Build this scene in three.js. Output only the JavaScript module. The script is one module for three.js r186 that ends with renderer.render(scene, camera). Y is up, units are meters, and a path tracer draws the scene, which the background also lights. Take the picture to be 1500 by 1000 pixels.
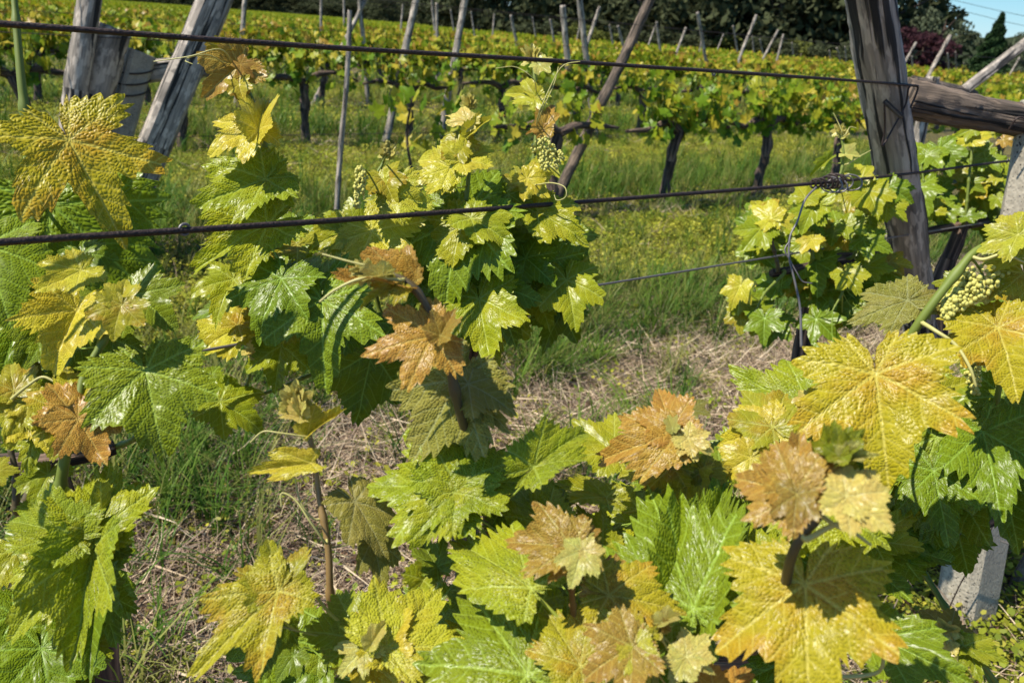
import * as THREE from 'three';
import { Sky } from 'three/addons/objects/Sky.js';
import { mergeGeometries } from 'three/addons/utils/BufferGeometryUtils.js';

// ---------------------------------------------------------------- camera, sky, sun, exposure
const D2R = Math.PI / 180;
const V = (x, y, z) => new THREE.Vector3(x, y, z);
const scene = new THREE.Scene();
const EYE = V(0, 1.5, 0);
const camera = new THREE.PerspectiveCamera(47.8, 1500 / 1000, 0.05, 2000);
camera.position.copy(EYE);
camera.rotation.order = 'YXZ';
camera.rotation.set(-22 * D2R, 0, 4.4 * D2R);
camera.updateMatrixWorld(true);
camera.focus = 0.95;
camera.userData.fStop = 9;

const SUN = V(-0.52, 0.82, 0.20).normalize();
const sky = new Sky();
sky.name = 'sky';
sky.scale.setScalar(1500);
sky.userData = { kind: 'structure' };
const su = sky.material.uniforms;
su.turbidity.value = 3; su.rayleigh.value = 1.5; su.mieCoefficient.value = 0.004; su.mieDirectionalG.value = 0.8;
su.sunPosition.value.copy(SUN);
if (su.cloudCoverage) { su.cloudCoverage.value = 0.3; su.cloudDensity.value = 0.35; }
scene.add(sky);
scene.environmentIntensity = 0.095;
const sun = new THREE.DirectionalLight(new THREE.Color(1, 0.94, 0.82), 5);
sun.name = 'sun';
sun.position.copy(SUN).multiplyScalar(60);
sun.castShadow = true;
sun.shadow.mapSize.set(4096, 4096);
Object.assign(sun.shadow.camera, { left: -30, right: 30, top: 30, bottom: -30, near: 1, far: 160 });
scene.add(sun, sun.target);
const renderer = new THREE.WebGLRenderer({ antialias: true });
renderer.toneMapping = THREE.LinearToneMapping;
renderer.toneMappingExposure = 1.54;
renderer.shadowMap.enabled = true;

// ---------------------------------------------------------------- helpers
function rng(seed) { let a = seed >>> 0; return () => { a = (a + 0x6D2B79F5) | 0; let t = Math.imul(a ^ (a >>> 15), 1 | a); t = (t + Math.imul(t ^ (t >>> 7), 61 | t)) ^ t; return ((t ^ (t >>> 14)) >>> 0) / 4294967296; }; }
const hash = (i, j, k = 0) => { let h = Math.imul(i, 374761393) + Math.imul(j, 668265263) + Math.imul(k, 2147483647 - 91); h = Math.imul(h ^ (h >>> 13), 1274126177); return ((h ^ (h >>> 16)) >>> 0) / 4294967296; };
const lerp = (a, b, t) => a + (b - a) * t, clamp = (x, a = 0, b = 1) => Math.min(b, Math.max(a, x));
const smooth = (a, b, x) => { const t = clamp((x - a) / (b - a)); return t * t * (3 - 2 * t); };
function vnoise(x, y, k = 0) {
  const i = Math.floor(x), j = Math.floor(y), f = x - i, g = y - j, u = f * f * (3 - 2 * f), v = g * g * (3 - 2 * g);
  return lerp(lerp(hash(i, j, k), hash(i + 1, j, k), u), lerp(hash(i, j + 1, k), hash(i + 1, j + 1, k), u), v);
}
function fbm(x, y, k = 0, n = 4) { let s = 0, a = 0.5, t = 0; for (let o = 0; o < n; o++) { s += a * vnoise(x, y, k + o); t += a; a *= 0.5; x *= 2.03; y *= 2.03; } return s / t; }
function worley(x, y, k = 0, jit = 0.8) {
  const i = Math.floor(x), j = Math.floor(y); let a = 9, b = 9;
  for (let p = -1; p <= 1; p++) for (let q = -1; q <= 1; q++) {
    const dx = i + p + 0.5 + (hash(i + p, j + q, k) - 0.5) * jit - x, dy = j + q + 0.5 + (hash(i + p, j + q, k + 7) - 0.5) * jit - y, d = Math.sqrt(dx * dx + dy * dy);
    if (d < a) { b = a; a = d; } else if (d < b) b = d;
  }
  return [a, b];
}
// a view ray's point: the photograph is used to survey where things stand, each at its own real distance
const FPX = 1128;
const ray = (x, y) => V((x - 750) / FPX, -(y - 500) / FPX, -1).applyQuaternion(camera.quaternion);
const P = (x, y, t) => ray(x, y).multiplyScalar(t).add(EYE);
const RD = V(0.7863, 0, -0.6178), RN = V(-0.6178, 0, -0.7863);      // along the rows, and across them away from the eye
const rowPoint = (s, n, y = 0) => V(RD.x * s + RN.x * n, y, RD.z * s + RN.z * n);
const onRow = (x, y, n) => { const r = ray(x, y); return P(x, y, n / r.dot(RN)); };
const toPix = (p) => { const q = p.clone().sub(EYE).applyQuaternion(camera.quaternion.clone().invert()); return [750 + FPX * q.x / -q.z, 500 - FPX * q.y / -q.z, -q.z]; };
const C = (r, g, b) => new THREE.Color().setRGB(r, g, b);
const used = {};
function numbered(n) { used[n] = (used[n] || 0) + 1; return used[n] === 1 ? n : `${n}_${String(used[n] - 1).padStart(3, '0')}`; }
function tag(o, label, category, group, kind) { if (label) o.userData.label = label; if (category) o.userData.category = category; if (group) o.userData.group = group; if (kind) o.userData.kind = kind; return o; }
function thing(name, label, category, pos, group) { const g = new THREE.Group(); g.name = numbered(name); g.position.copy(pos); tag(g, label, category, group); scene.add(g); return g; }
function part(name, geo, m, parent, pos) { const o = new THREE.Mesh(geo, m); o.name = name; o.castShadow = o.receiveShadow = true; if (pos) o.position.copy(pos); parent.add(o); return o; }
function single(name, geo, m, label, category, group, pos) { const o = new THREE.Mesh(geo, m); o.name = numbered(name); o.castShadow = o.receiveShadow = true; if (pos) o.position.copy(pos); tag(o, label, category, group); scene.add(o); return o; }
function dataTex(w, h, fn, srgb = true) {
  const d = new Uint8Array(w * h * 4);
  for (let j = 0; j < h; j++) for (let i = 0; i < w; i++) { const c = fn(i / w, j / h, i, j), o = (j * w + i) * 4; d[o] = clamp(c[0]) * 255; d[o + 1] = clamp(c[1]) * 255; d[o + 2] = clamp(c[2]) * 255; d[o + 3] = 255; }
  const t = new THREE.DataTexture(d, w, h); t.magFilter = THREE.LinearFilter; t.minFilter = THREE.LinearMipmapLinearFilter; t.generateMipmaps = true;
  t.wrapS = t.wrapT = THREE.RepeatWrapping; if (srgb) t.colorSpace = THREE.SRGBColorSpace; t.needsUpdate = true; return t;
}
// tube along points with a radius at each, seamless ends; rough makes bark
function tube(pts, radii, radial = 8, seg = 0, rough = 0, seed = 1, vs = 1, knots = 0) {
  const curve = new THREE.CatmullRomCurve3(pts, false, 'centripetal'), n = seg || Math.max(4, (pts.length - 1) * 6);
  const fr = curve.computeFrenetFrames(n, false), pos = [], uv = [], idx = []; const len = curve.getLength();
  for (let i = 0; i <= n; i++) {
    const u = i / n, c = curve.getPointAt(u), k = u * (radii.length - 1), a = Math.min(radii.length - 2, Math.floor(k)), r0 = radii.length === 1 ? radii[0] : lerp(radii[a], radii[a + 1], k - a);
    const kn = knots ? 1 + .4 * Math.exp(-((((u * knots) % 1 - .5) / .07) ** 2)) : 1;
    for (let j = 0; j <= radial; j++) {
      const th = (j % radial) / radial * Math.PI * 2, r = kn * r0 * (1 + rough * ((fbm(Math.cos(th) * 2.2 + 9 + seed, Math.sin(th) * 2.2 + u * len * 14, seed, 3) - 0.5) * 2.2));
      const p = c.clone().addScaledVector(fr.normals[i], Math.cos(th) * r).addScaledVector(fr.binormals[i], Math.sin(th) * r);
      pos.push(p.x, p.y, p.z); uv.push(j / radial, u * len * vs);
    }
  }
  for (let i = 0; i < n; i++) for (let j = 0; j < radial; j++) { const a = i * (radial + 1) + j, b = a + radial + 1; idx.push(a, b, a + 1, b, b + 1, a + 1); }
  for (const [row, flip] of [[0, 1], [n, 0]]) {                    // end caps
    const c = curve.getPointAt(row / n), o = pos.length / 3; pos.push(c.x, c.y, c.z); uv.push(0.5, row ? len * vs : 0);
    for (let j = 0; j < radial; j++) { const a = row * (radial + 1) + j; flip ? idx.push(o, a, a + 1) : idx.push(o, a + 1, a); }
  }
  const g = new THREE.BufferGeometry(); g.setAttribute('position', new THREE.Float32BufferAttribute(pos, 3)); g.setAttribute('uv', new THREE.Float32BufferAttribute(uv, 2)); g.setIndex(idx); g.computeVertexNormals();
  const nn = g.attributes.normal;                                   // close the seam of the normals
  for (let i = 0; i <= n; i++) { const a = i * (radial + 1), b = a + radial; const m = V(nn.getX(a) + nn.getX(b), nn.getY(a) + nn.getY(b), nn.getZ(a) + nn.getZ(b)).normalize(); nn.setXYZ(a, m.x, m.y, m.z); nn.setXYZ(b, m.x, m.y, m.z); }
  return g;
}

// ---------------------------------------------------------------- materials
const barkTex = dataTex(256, 512, (u, v) => { const n = fbm(u * 14, v * 6, 3), s = Math.pow(fbm(u * 22, v * 3, 9), 1.5); const k = 0.34 + 1.1 * (s - .25) + .3 * (n - .5); return [k * 0.72, k * 0.61, k * 0.53]; });
const barkBump = dataTex(256, 512, (u, v) => { const k = fbm(u * 18, v * 3, 9) * 0.7 + 0.3 * fbm(u * 40, v * 12, 4); return [k, k, k]; }, false);
const woodFn = (u, v) => { const st = clamp(.5 + 1.9 * (.45 * fbm(u * 60, v * 14, 11) + .55 * fbm(u * 26, v * 7, 12) - .5)), big = fbm(u * 6, v * 3, 5), cr = smooth(0.58, 0.66, fbm(u * 22, v * 3, 21)), li = smooth(0.5, 0.62, fbm(u * 20, v * 22, 31)); return [st, big, cr, li]; };
const woodTex = dataTex(512, 1024, (u, v) => { const [st, big, cr, li] = woodFn(u, v); let k = 0.36 + 0.34 * st + 0.2 * (big - 0.5); k = lerp(k, 0.72 + 0.12 * st, li * 0.65); k *= 1 - 0.72 * cr; return [k * 1.0, k * 0.94, k * 0.87]; });
const woodBump = dataTex(512, 1024, (u, v) => { const [st, big, cr] = woodFn(u, v); const k = 0.5 + 0.3 * (st - 0.5) - 0.45 * cr; return [k, k, k]; }, false);
const concTex = dataTex(512, 512, (u, v) => { const n = fbm(u * 12, v * 12, 2), f = vnoise(u * 160, v * 160, 8), p = worley(u * 60, v * 60, 5, 1)[0] < 0.13 * vnoise(u * 9, v * 9, 6) * 2 ? 0.35 : 1; const k = (0.58 + 0.14 * (n - 0.5) + 0.12 * (f - 0.5)) * p; return [k * 1.03, k, k * 0.93]; });
const concBump = dataTex(512, 512, (u, v) => { const f = vnoise(u * 160, v * 160, 8), p = worley(u * 60, v * 60, 5, 1)[0] < 0.13 * vnoise(u * 9, v * 9, 6) * 2 ? 0 : 0.6; const k = p + 0.4 * f; return [k, k, k]; }, false);
const M = {
  bark: new THREE.MeshStandardMaterial({ map: barkTex, bumpMap: barkBump, bumpScale: 0.012, roughness: 0.95, color: C(0.8, 0.74, 0.68) }),
  wood: new THREE.MeshStandardMaterial({ map: woodTex, bumpMap: woodBump, bumpScale: 0.006, roughness: 0.9, color: C(1.0, 0.94, 0.86) }),
  darkWood: new THREE.MeshStandardMaterial({ map: woodTex, bumpMap: woodBump, bumpScale: 0.012, roughness: 0.92, color: C(0.38, 0.31, 0.25) }),
  greyWood: new THREE.MeshStandardMaterial({ map: woodTex, bumpMap: woodBump, bumpScale: 0.004, roughness: 0.9, color: C(1.0, 0.95, 0.88) }),
  concrete: new THREE.MeshStandardMaterial({ map: concTex, bumpMap: concBump, bumpScale: 0.003, roughness: 0.95, color: C(1, 0.93, 0.82) }),
  wire: new THREE.MeshStandardMaterial({ color: C(0.055, 0.038, 0.032), roughness: 0.62, metalness: 0.35, map: dataTex(64, 512, (u, v) => { const k = 0.6 + 0.5 * fbm(u * 8, v * 90, 3); return [k, k * 0.95, k * 0.92]; }), bumpMap: dataTex(64, 512, (u, v) => { const k = fbm(u * 10, v * 140, 7); return [k, k, k]; }, false), bumpScale: 0.0012 }),
  galv: new THREE.MeshStandardMaterial({ color: C(0.17, 0.155, 0.145), roughness: 0.5, metalness: 0.5 }),
  greenStem: new THREE.MeshPhysicalMaterial({ color: C(0.13, 0.165, 0.015), roughness: 0.6 }),
  bronzeStem: new THREE.MeshPhysicalMaterial({ color: C(0.24, 0.15, 0.05), roughness: 0.5 }),
  oldStem: new THREE.MeshPhysicalMaterial({ color: C(0.075, 0.055, 0.02), roughness: 0.55 }),
  tendril: new THREE.MeshStandardMaterial({ color: C(0.42, 0.38, 0.12), roughness: 0.5 }),
  bud: new THREE.MeshStandardMaterial({ color: C(0.48, 0.44, 0.1), roughness: 0.7 }),
};

// ---------------------------------------------------------------- vine leaf: venation, colours, outline
const MAINS = [[0, 1], [52, 0.9], [-52, 0.9], [106, 0.7], [-106, 0.7], [150, 0.5], [-150, 0.5]].map(([a, l]) => [a * D2R, l]);
function veins(x, y) {                                              // distances to main and side veins, and the puckers between the fine ones
  const r = Math.hypot(x, y), th = Math.atan2(x, y); let best = 9, bi = 0;
  MAINS.forEach(([a], i) => { const d = Math.abs(th - a); if (d < best) { best = d; bi = i; } });
  const a = th - MAINS[bi][0], s = r * Math.cos(a), t = r * Math.sin(a), at = Math.abs(t);
  const wob = (vnoise(x * 5 + 20, y * 5 + 20, 4) - 0.5) * 0.07, wx = (vnoise(x * 9 + 3, y * 9, 14) - 0.5) * 0.05, wy = (vnoise(x * 9 + 3, y * 9, 15) - 0.5) * 0.05;
  const ph = (s - at * (0.72 + 0.5 * at) + wob) / 0.135 + (t > 0 ? 0.45 : 0) + bi * 0.37, f = ph - Math.floor(ph);
  const side = Math.min(f, 1 - f) * 0.135 * 0.75;
  const [w1, w2] = worley((x + wx) / 0.034 + 40, (y + wy) / 0.034 + 40, 3, 0.95);
  const dm = at / (1.35 - 0.6 * clamp(r));
  const h = 0.85 * smooth(0, 0.6, w2 - w1) * (0.7 + 0.3 * smooth(0, 0.02, side)) + 0.42 * Math.pow(Math.sin(Math.PI * f), 0.8) * smooth(0.02, 0.12, r) - 0.55 * Math.exp(-((dm / 0.02) ** 2));
  return { dm, side, net: w2 - w1, h, r };
}
const HN = 640, HX0 = -1.15, HY0 = -0.85, HW = 2.3, HH = 2.1;
const heightGrid = new Float32Array(HN * HN), veinGrid = [];
for (let j = 0; j < HN; j++) for (let i = 0; i < HN; i++) { const v = veins(HX0 + HW * (i + 0.5) / HN, HY0 + HH * (j + 0.5) / HN); heightGrid[j * HN + i] = v.h; veinGrid.push(v); }
function heightAt(x, y) { const u = clamp((x - HX0) / HW * HN - 0.5, 0, HN - 2), v = clamp((y - HY0) / HH * HN - 0.5, 0, HN - 2), i = Math.floor(u), j = Math.floor(v), f = u - i, g = v - j, o = j * HN + i; return lerp(lerp(heightGrid[o], heightGrid[o + 1], f), lerp(heightGrid[o + HN], heightGrid[o + HN + 1], f), g); }
const leafBump = dataTex(HN, HN, (u, v, i, j) => { const k = 0.35 + 0.45 * heightGrid[j * HN + i]; return [k, k, k]; }, false);
const s2 = (l) => (l <= 0.0031308 ? l * 12.92 : 1.055 * Math.pow(l, 1 / 2.4) - 0.055);
function leafTex(base, alt, vein, seed, netK, altK) {
  return dataTex(HN, HN, (u, v, i, j) => {
    const q = veinGrid[j * HN + i], x = u * 9, y = v * 9;
    const patch = smooth(0.35, 0.7, fbm(x * 0.5, y * 0.5, seed)) * altK, fine = 0.86 + 0.28 * fbm(x * 5, y * 5, seed + 9, 3);
    const m = Math.max(0.9 * Math.exp(-((q.dm / 0.011) ** 2)) * (q.r < 1.1 ? 1 : 0), 0.55 * Math.exp(-((q.side / 0.006) ** 2)), netK * (1 - smooth(0.02, 0.16, q.net)));
    const out = [];
    for (let c = 0; c < 3; c++) out.push(s2(lerp(lerp(base[c], alt[c], patch) * fine, vein[c], m)));
    return out;
  });
}
// base colour, the colour it is mottled with, veins
const LEAFTEX = {
  G: leafTex([0.15, 0.205, 0.005], [0.20, 0.25, 0.006], [0.30, 0.42, 0.06], 3, 0.16, 0.7),
  YG: leafTex([0.27, 0.305, 0.006], [0.36, 0.35, 0.01], [0.45, 0.50, 0.08], 13, 0.2, 0.7),
  Y: leafTex([0.50, 0.46, 0.025], [0.46, 0.36, 0.02], [0.66, 0.60, 0.10], 23, 0.25, 0.7),
  O: leafTex([0.36, 0.325, 0.01], [0.42, 0.25, 0.016], [0.55, 0.50, 0.09], 33, 0.22, 0.8),
  B: leafTex([0.40, 0.20, 0.03], [0.42, 0.27, 0.035], [0.58, 0.44, 0.10], 43, 0.22, 0.8),
  U: leafTex([0.25, 0.235, 0.035], [0.28, 0.24, 0.05], [0.36, 0.36, 0.14], 53, 0.2, 0.6),
  P: leafTex([0.68, 0.62, 0.13], [0.66, 0.50, 0.12], [0.72, 0.68, 0.22], 63, 0.15, 0.8),
};
const leafMats = {};
for (const k in LEAFTEX) leafMats[k] = [[1, 1, 1], [0.86, 0.92, 0.9], [1.06, 0.98, 1]].map((c) => new THREE.MeshPhysicalMaterial({
  map: LEAFTEX[k], bumpMap: leafBump, bumpScale: 0.0016, color: C(...c), roughness: 1, specularIntensity: 0.1, transmission: k === 'G' ? 0.26 : 0.33, thickness: 0, side: THREE.DoubleSide,
  clearcoat: k === 'U' ? 0.12 : 0.36, clearcoatRoughness: 0.3 }));
function outline(p, seed) {                                         // radius by angle from the tip
  const lob = Math.min(1, (p.lob ?? 0.6) + .16), bs = p.base ?? 1, r = rng(seed * 7 + 3);
  const K = (sgn) => { const j = () => 1 + (r() - 0.5) * 0.12; return [[0, 1], [27 * j(), lerp(0.86, 0.5, lob) * j()], [52 * j(), 0.88 * j()], [79 * j(), lerp(0.72, 0.42, lob) * j()], [106 * j(), lerp(.66, .45, 1 - bs) * j()], [138, 0.44 * j() * bs], [156, 0.42 * j() * bs], [171, 0.26 * bs], [180, 0.03]]; };
  const A = K(1), B = K(-1), o1 = r() * 9, amp = 0.125 * (p.teeth ?? 1), N = p.nteeth ?? 19;
  return (th) => {
    const T = th >= 0 ? A : B, d = Math.abs(th) / D2R; let i = 0; while (i < T.length - 2 && d > T[i + 1][0]) i++;
    let u = clamp((d - T[i][0]) / (T[i + 1][0] - T[i][0])); u = lerp(u, u * u * (3 - 2 * u), 0.55);
    let R = lerp(T[i][1], T[i + 1][1], u);
    const ph = d / 180 * N + vnoise(d * 0.09 + o1, th > 0 ? 1 : 5, seed) * 1.1, f = ph - Math.floor(ph), big = hash(Math.floor(ph), th > 0 ? 3 : 4, seed);
    const saw = f < 0.38 ? f / 0.38 : (1 - f) / 0.62;
    return R * (1 - amp * (0.55 + 0.8 * big)) + amp * (0.5 + 0.9 * big) * saw * Math.min(1, R * 1.4) * smooth(0, 12, 178 - d);
  };
}
// leaf of unit length in its own axes: tip along +y, face along +z
function leafGeo(p, seed, rings, sectors, relief) {
  const R = outline(p, seed), pos = [], uv = [], idx = [], q = rng(seed * 13 + 1), w1 = q() * 6, w2 = q() * 6;
  const { fold = 0.12, cup = 0.0, droop = 0.16, wave = 0.06, curl = 0.1, wid = 1, crump = 0.05 } = p;
  const put = (x, y) => {
    const r = Math.hypot(x, y), th = Math.atan2(x, y); let best = 9; for (const [a] of MAINS) best = Math.min(best, Math.abs(th - a));
    let z = fold * Math.abs(x) * (1 - 0.25 * r) + cup * r * r - droop * r * r * 0.6 - curl * Math.max(0, y) ** 3 + 0.10 * r * Math.min(best, 0.45) + wave * r * r * (Math.sin(th * 5 + w1) + 0.6 * Math.sin(th * 9 + w2)) * 0.7;
    z += crump * r * (fbm(x * 3.2 + seed, y * 3.2 + seed * 2, 77, 3) - 0.5) * 2.4;
    if (relief) z += relief * heightAt(x, y) * smooth(0, 0.05, r);
    pos.push(x * wid, y, z); uv.push((x - HX0) / HW, (y - HY0) / HH);
  };
  put(0, 0);
  for (let i = 1; i <= rings; i++) for (let j = 0; j <= sectors; j++) { const th = lerp(-Math.PI + 0.012, Math.PI - 0.012, j / sectors), rr = R(th) * Math.pow(i / rings, 0.85); put(Math.sin(th) * rr, Math.cos(th) * rr); }
  const S = sectors + 1;
  for (let j = 0; j < sectors; j++) { idx.push(0, 1 + j + 1, 1 + j); for (let i = 0; i < rings - 1; i++) { const a = 1 + i * S + j, b = a + S; idx.push(a, a + 1, b, a + 1, b + 1, b); } }
  const g = new THREE.BufferGeometry(); g.setAttribute('position', new THREE.Float32BufferAttribute(pos, 3)); g.setAttribute('uv', new THREE.Float32BufferAttribute(uv, 2)); g.setIndex(idx); g.computeVertexNormals();
  return g;
}
const UV0 = [(0 - HX0) / HW, (0.12 - HY0) / HH];

// ---------------------------------------------------------------- ground
const groundTex = dataTex(1024, 1024, (u, v) => {
  const a = fbm(u * 14, v * 14, 2, 5), b = fbm(u * 60, v * 60, 8, 3), s = smooth(0.45, 0.65, fbm(u * 9 + 3, v * 9, 15));
  const soil = [0.30 + 0.2 * (a - 0.5) + 0.22 * (b - 0.5), 0.235 + 0.16 * (a - 0.5) + 0.18 * (b - 0.5), 0.19 + 0.13 * (a - 0.5) + 0.15 * (b - 0.5)];
  return soil.map((c) => c * (1.7 + 0.4 * (s - .5)));
});
groundTex.repeat.set(1, 1);
const groundBump = dataTex(1024, 1024, (u, v) => { const k = 0.5 * fbm(u * 40, v * 40, 2, 4) + 0.5 * fbm(u * 140, v * 140, 8, 3); return [k, k, k]; }, false);
const groundH = (x, z) => { const k = 1 / (1 + (x * x + z * z) / 900); return k * (0.05 * (fbm(x * 1.1 + 50, z * 1.1 + 50, 3, 4) - 0.5)); };
{
  const xs = [], zs = []; const grow = (lim, a, k) => { const o = [0]; let s = a; while (o[o.length - 1] < lim) { o.push(o[o.length - 1] + s); s *= k; } return o; };
  const h = grow(900, 0.05, 1.045); for (let i = h.length - 1; i > 0; i--) xs.push(-h[i]); xs.push(...h); zs.push(...xs);
  const pos = [], uv = [], idx = [], n = xs.length;
  for (const z of zs) for (const x of xs) { pos.push(x, groundH(x, z - 2.5), z - 2.5); uv.push(x / 2.2, z / 2.2); }
  for (let j = 0; j < n - 1; j++) for (let i = 0; i < n - 1; i++) { const a = j * n + i; idx.push(a, a + n, a + 1, a + 1, a + n, a + n + 1); }
  for (let i = 0; i < pos.length; i += 3) pos[i + 1] = groundH(pos[i], pos[i + 2]);
  const g = new THREE.BufferGeometry(); g.setAttribute('position', new THREE.Float32BufferAttribute(pos, 3)); g.setAttribute('uv', new THREE.Float32BufferAttribute(uv, 2)); g.setIndex(idx); g.computeVertexNormals();
  const vc = []; for (let i = 0; i < pos.length; i += 3) { const n = pos[i] * RN.x + pos[i + 2] * RN.z, w = fbm(pos[i] * 1.2 + 70, pos[i + 2] * 1.2 + 70, 4, 3) - .5, k = smooth(2.3, 2.9, n + w * 1.2); vc.push(lerp(.55, .36, k), lerp(.5, .48, k), lerp(.46, .12, k)); }   // bare strip, then turf
  g.setAttribute('color', new THREE.Float32BufferAttribute(vc, 3));
  const o = new THREE.Mesh(g, new THREE.MeshStandardMaterial({ map: groundTex, bumpMap: groundBump, bumpScale: 0.02, roughness: 1, vertexColors: true }));
  o.name = 'ground'; o.receiveShadow = true; tag(o, 'brown vineyard soil between the rows of vines', 'ground', null, 'structure'); scene.add(o);
}
// ---------------------------------------------------------------- nearest row: vines in reach, surveyed leaf by leaf
const UP = V(0, 1, 0);
const VINES = {
  A: { label: 'grapevine with a big mottled bronze leaf beside a thick green upright cane', cordon: [[-120, 690, .82], [60, 675, .84], [140, 662, .86], [168, 655, .87]], head: 1 },
  B: { label: 'grapevine with a broad clump of green leaves hanging across the lower rusty wire', cordon: [[490, 535, 1.1], [530, 530, 1.1],  [600, 515, 1.1], [692, 488, 1.16], [800, 440, 1.24]], head: 3 },
  C: { label: 'grapevine with bronze young shoot tips and large glossy leaves growing below both wires', cordon: [[560, 985, .84], [720, 960, .86], [900, 950, .86], [1100, 960, .88], [1230, 940, .92]], head: 2 },
  D: { label: 'grapevine with flower clusters and a large yellow leaf in front of the concrete post', cordon: [[1330, 800, .98], [1420, 770, 1.02], [1560, 720, 1.06], [1780, 690, 1.16]], head: 3 },
  E: { label: 'small grapevine with dark gnarled trunk under the twisted wire knot', cordon: [[1130, 400, 1.763], [1205, 385, 1.808], [1290, 372, 1.876]], head: 1 },
  F: { label: 'green grapevine filling the gap between the wooden post and the concrete post', cordon: [[1330, 345, 2.237], [1410, 330, 2.283], [1490, 318, 2.350]], head: 1 },
};
const SHOOTS = {
  a1: ['A', [[40, 480, .78], [47, 380, .77], [48, 300, .77], [42, 220, .76], [30, 110, .75], [18, -30, .75]], 'greenStem', .0052],
  a2: ['A', [[70, 830, .74], [82, 760, .71], [97, 660, .69], [112, 612, .69], [120, 560, .7], [150, 500, .71], [178, 447, .72]], 'greenStem', .0055],
  a3: ['A', [[60, 640, .76], [30, 610, .74], [10, 590, .73]], 'bronzeStem', .0024],
  a4: ['A', [[25, 750, .76], [22, 690, .75], [10, 640, .75]], 'oldStem', .004],
  a5: ['A', [[200, 640, .84], [208, 600, .78], [213, 545, .74]], 'greenStem', .003],
  b1: ['B', [[405, 480, 1.038], [400, 380, 1.006], [398, 300, 0.974], [388, 215, 0.952], [366, 140, 0.942], [344, 100, 0.942], [330, 72, 0.942]], 'greenStem', .0042],
  b2: ['B', [[560, 480, 1.134], [545, 400, 1.102], [540, 330, 1.070], [545, 270, 1.059], [560, 240, 1.059], [566, 222, 1.059]], 'greenStem', .0032],
  b3: ['B', [[655, 460, 1.134], [672, 390, 1.113], [680, 320, 1.091], [688, 240, 1.081], [690, 190, 1.081], [686, 150, 1.081]], 'greenStem', .0036],
  b4: ['B', [[745, 430, 1.220], [758, 360, 1.198], [770, 300, 1.177], [783, 220, 1.166], [787, 160, 1.166], [782, 105, 1.166], [777, 82, 1.166]], 'greenStem', .0036],
  b5: ['B', [[790, 450, 1.263], [800, 400, 1.241], [790, 340, 1.220], [775, 300, 1.198]], 'greenStem', .0034],
  b6: ['B', [[360, 580, 1.049], [365, 550, 1.038], [368, 515, 1.038]], 'greenStem', .0026],
  c1: ['C', [[715, 760, .72], [692, 665, .66], [672, 598, .62], [655, 525, .60], [628, 455, .585], [603, 418, .58], [570, 400, .58], [530, 398, .58]], 'oldStem', .0046],
  c2: ['C', [[500, 960, .72], [484, 880, .66], [480, 800, .65], [466, 720, .65], [458, 660, .65], [440, 605, .65], [432, 585, .65]], 'bronzeStem', .0034],
  c3: ['C', [[1130, 940, .62], [1148, 870, .52], [1166, 800, .475], [1200, 750, .465], [1222, 690, .46], [1228, 660, .46]], 'oldStem', .0048],
  c4: ['C', [[840, 900, .7], [838, 840, .57], [845, 808, .54], [860, 792, .535]], 'bronzeStem', .003],
  c5: ['C', [[1000, 900, .74], [1010, 800, .7], [1005, 720, .68], [995, 650, .66], [985, 630, .66]], 'greenStem', .0036],
  c6: ['C', [[960, 1010, .58], [955, 950, .54], [968, 915, .53]], 'greenStem', .0036],
  c7: ['C', [[690, 960, .74], [675, 860, .72], [672, 780, .7], [670, 720, .68]], 'greenStem', .0042],
  c8: ['C', [[545, 1010, .66], [545, 960, .62], [538, 930, .61]], 'bronzeStem', .003],
  c9: ['C', [[1150, 900, .74], [1170, 760, .74], [1180, 660, .76], [1182, 600, .78], [1180, 580, .78]], 'greenStem', .0036],
  d1: ['D', [[1330, 700, .9], [1300, 600, .82], [1320, 520, .78], [1352, 465, .76], [1400, 402, .75], [1432, 366, .75], [1490, 352, .76], [1560, 340, .78]], 'greenStem', .0052],
  d2: ['D', [[1440, 720, .92], [1450, 640, .86], [1465, 560, .82], [1470, 500, .8]], 'greenStem', .0042],
  d3: ['D', [[1360, 780, .96], [1350, 720, .92], [1360, 670, .88]], 'greenStem', .0036],
  d4: ['D', [[1480, 1040, .8], [1450, 985, .78], [1412, 945, .78], [1385, 925, .78]], 'greenStem', .0034],
  e1: ['E', [[1140, 395, 1.751], [1130, 350, 1.729], [1125, 310, 1.718]], 'oldStem', .004],
  e2: ['E', [[1190, 380, 1.774], [1185, 330, 1.740], [1200, 290, 1.718], [1228, 262, 1.695], [1236, 225, 1.695], [1230, 190, 1.695]], 'greenStem', .0036],
  e3: ['E', [[1250, 375, 1.808], [1265, 330, 1.785], [1275, 290, 1.763], [1268, 250, 1.763]], 'greenStem', .0036],
  e4: ['E', [[1150, 398, 1.751], [1120, 430, 1.695], [1105, 460, 1.672]], 'greenStem', .0034],
  e5: ['E', [[1215, 385, 1.785], [1235, 420, 1.740], [1220, 455, 1.718]], 'greenStem', .0034],
  f1: ['F', [[1350, 340, 2.237], [1355, 290, 2.215], [1350, 240, 2.215]], 'greenStem', .004],
  f2: ['F', [[1410, 330, 2.260], [1420, 260, 2.237], [1425, 200, 2.237], [1422, 160, 2.237]], 'greenStem', .004],
  f3: ['F', [[1460, 325, 2.283], [1462, 270, 2.260], [1468, 215, 2.260]], 'greenStem', .004],
};
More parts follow.
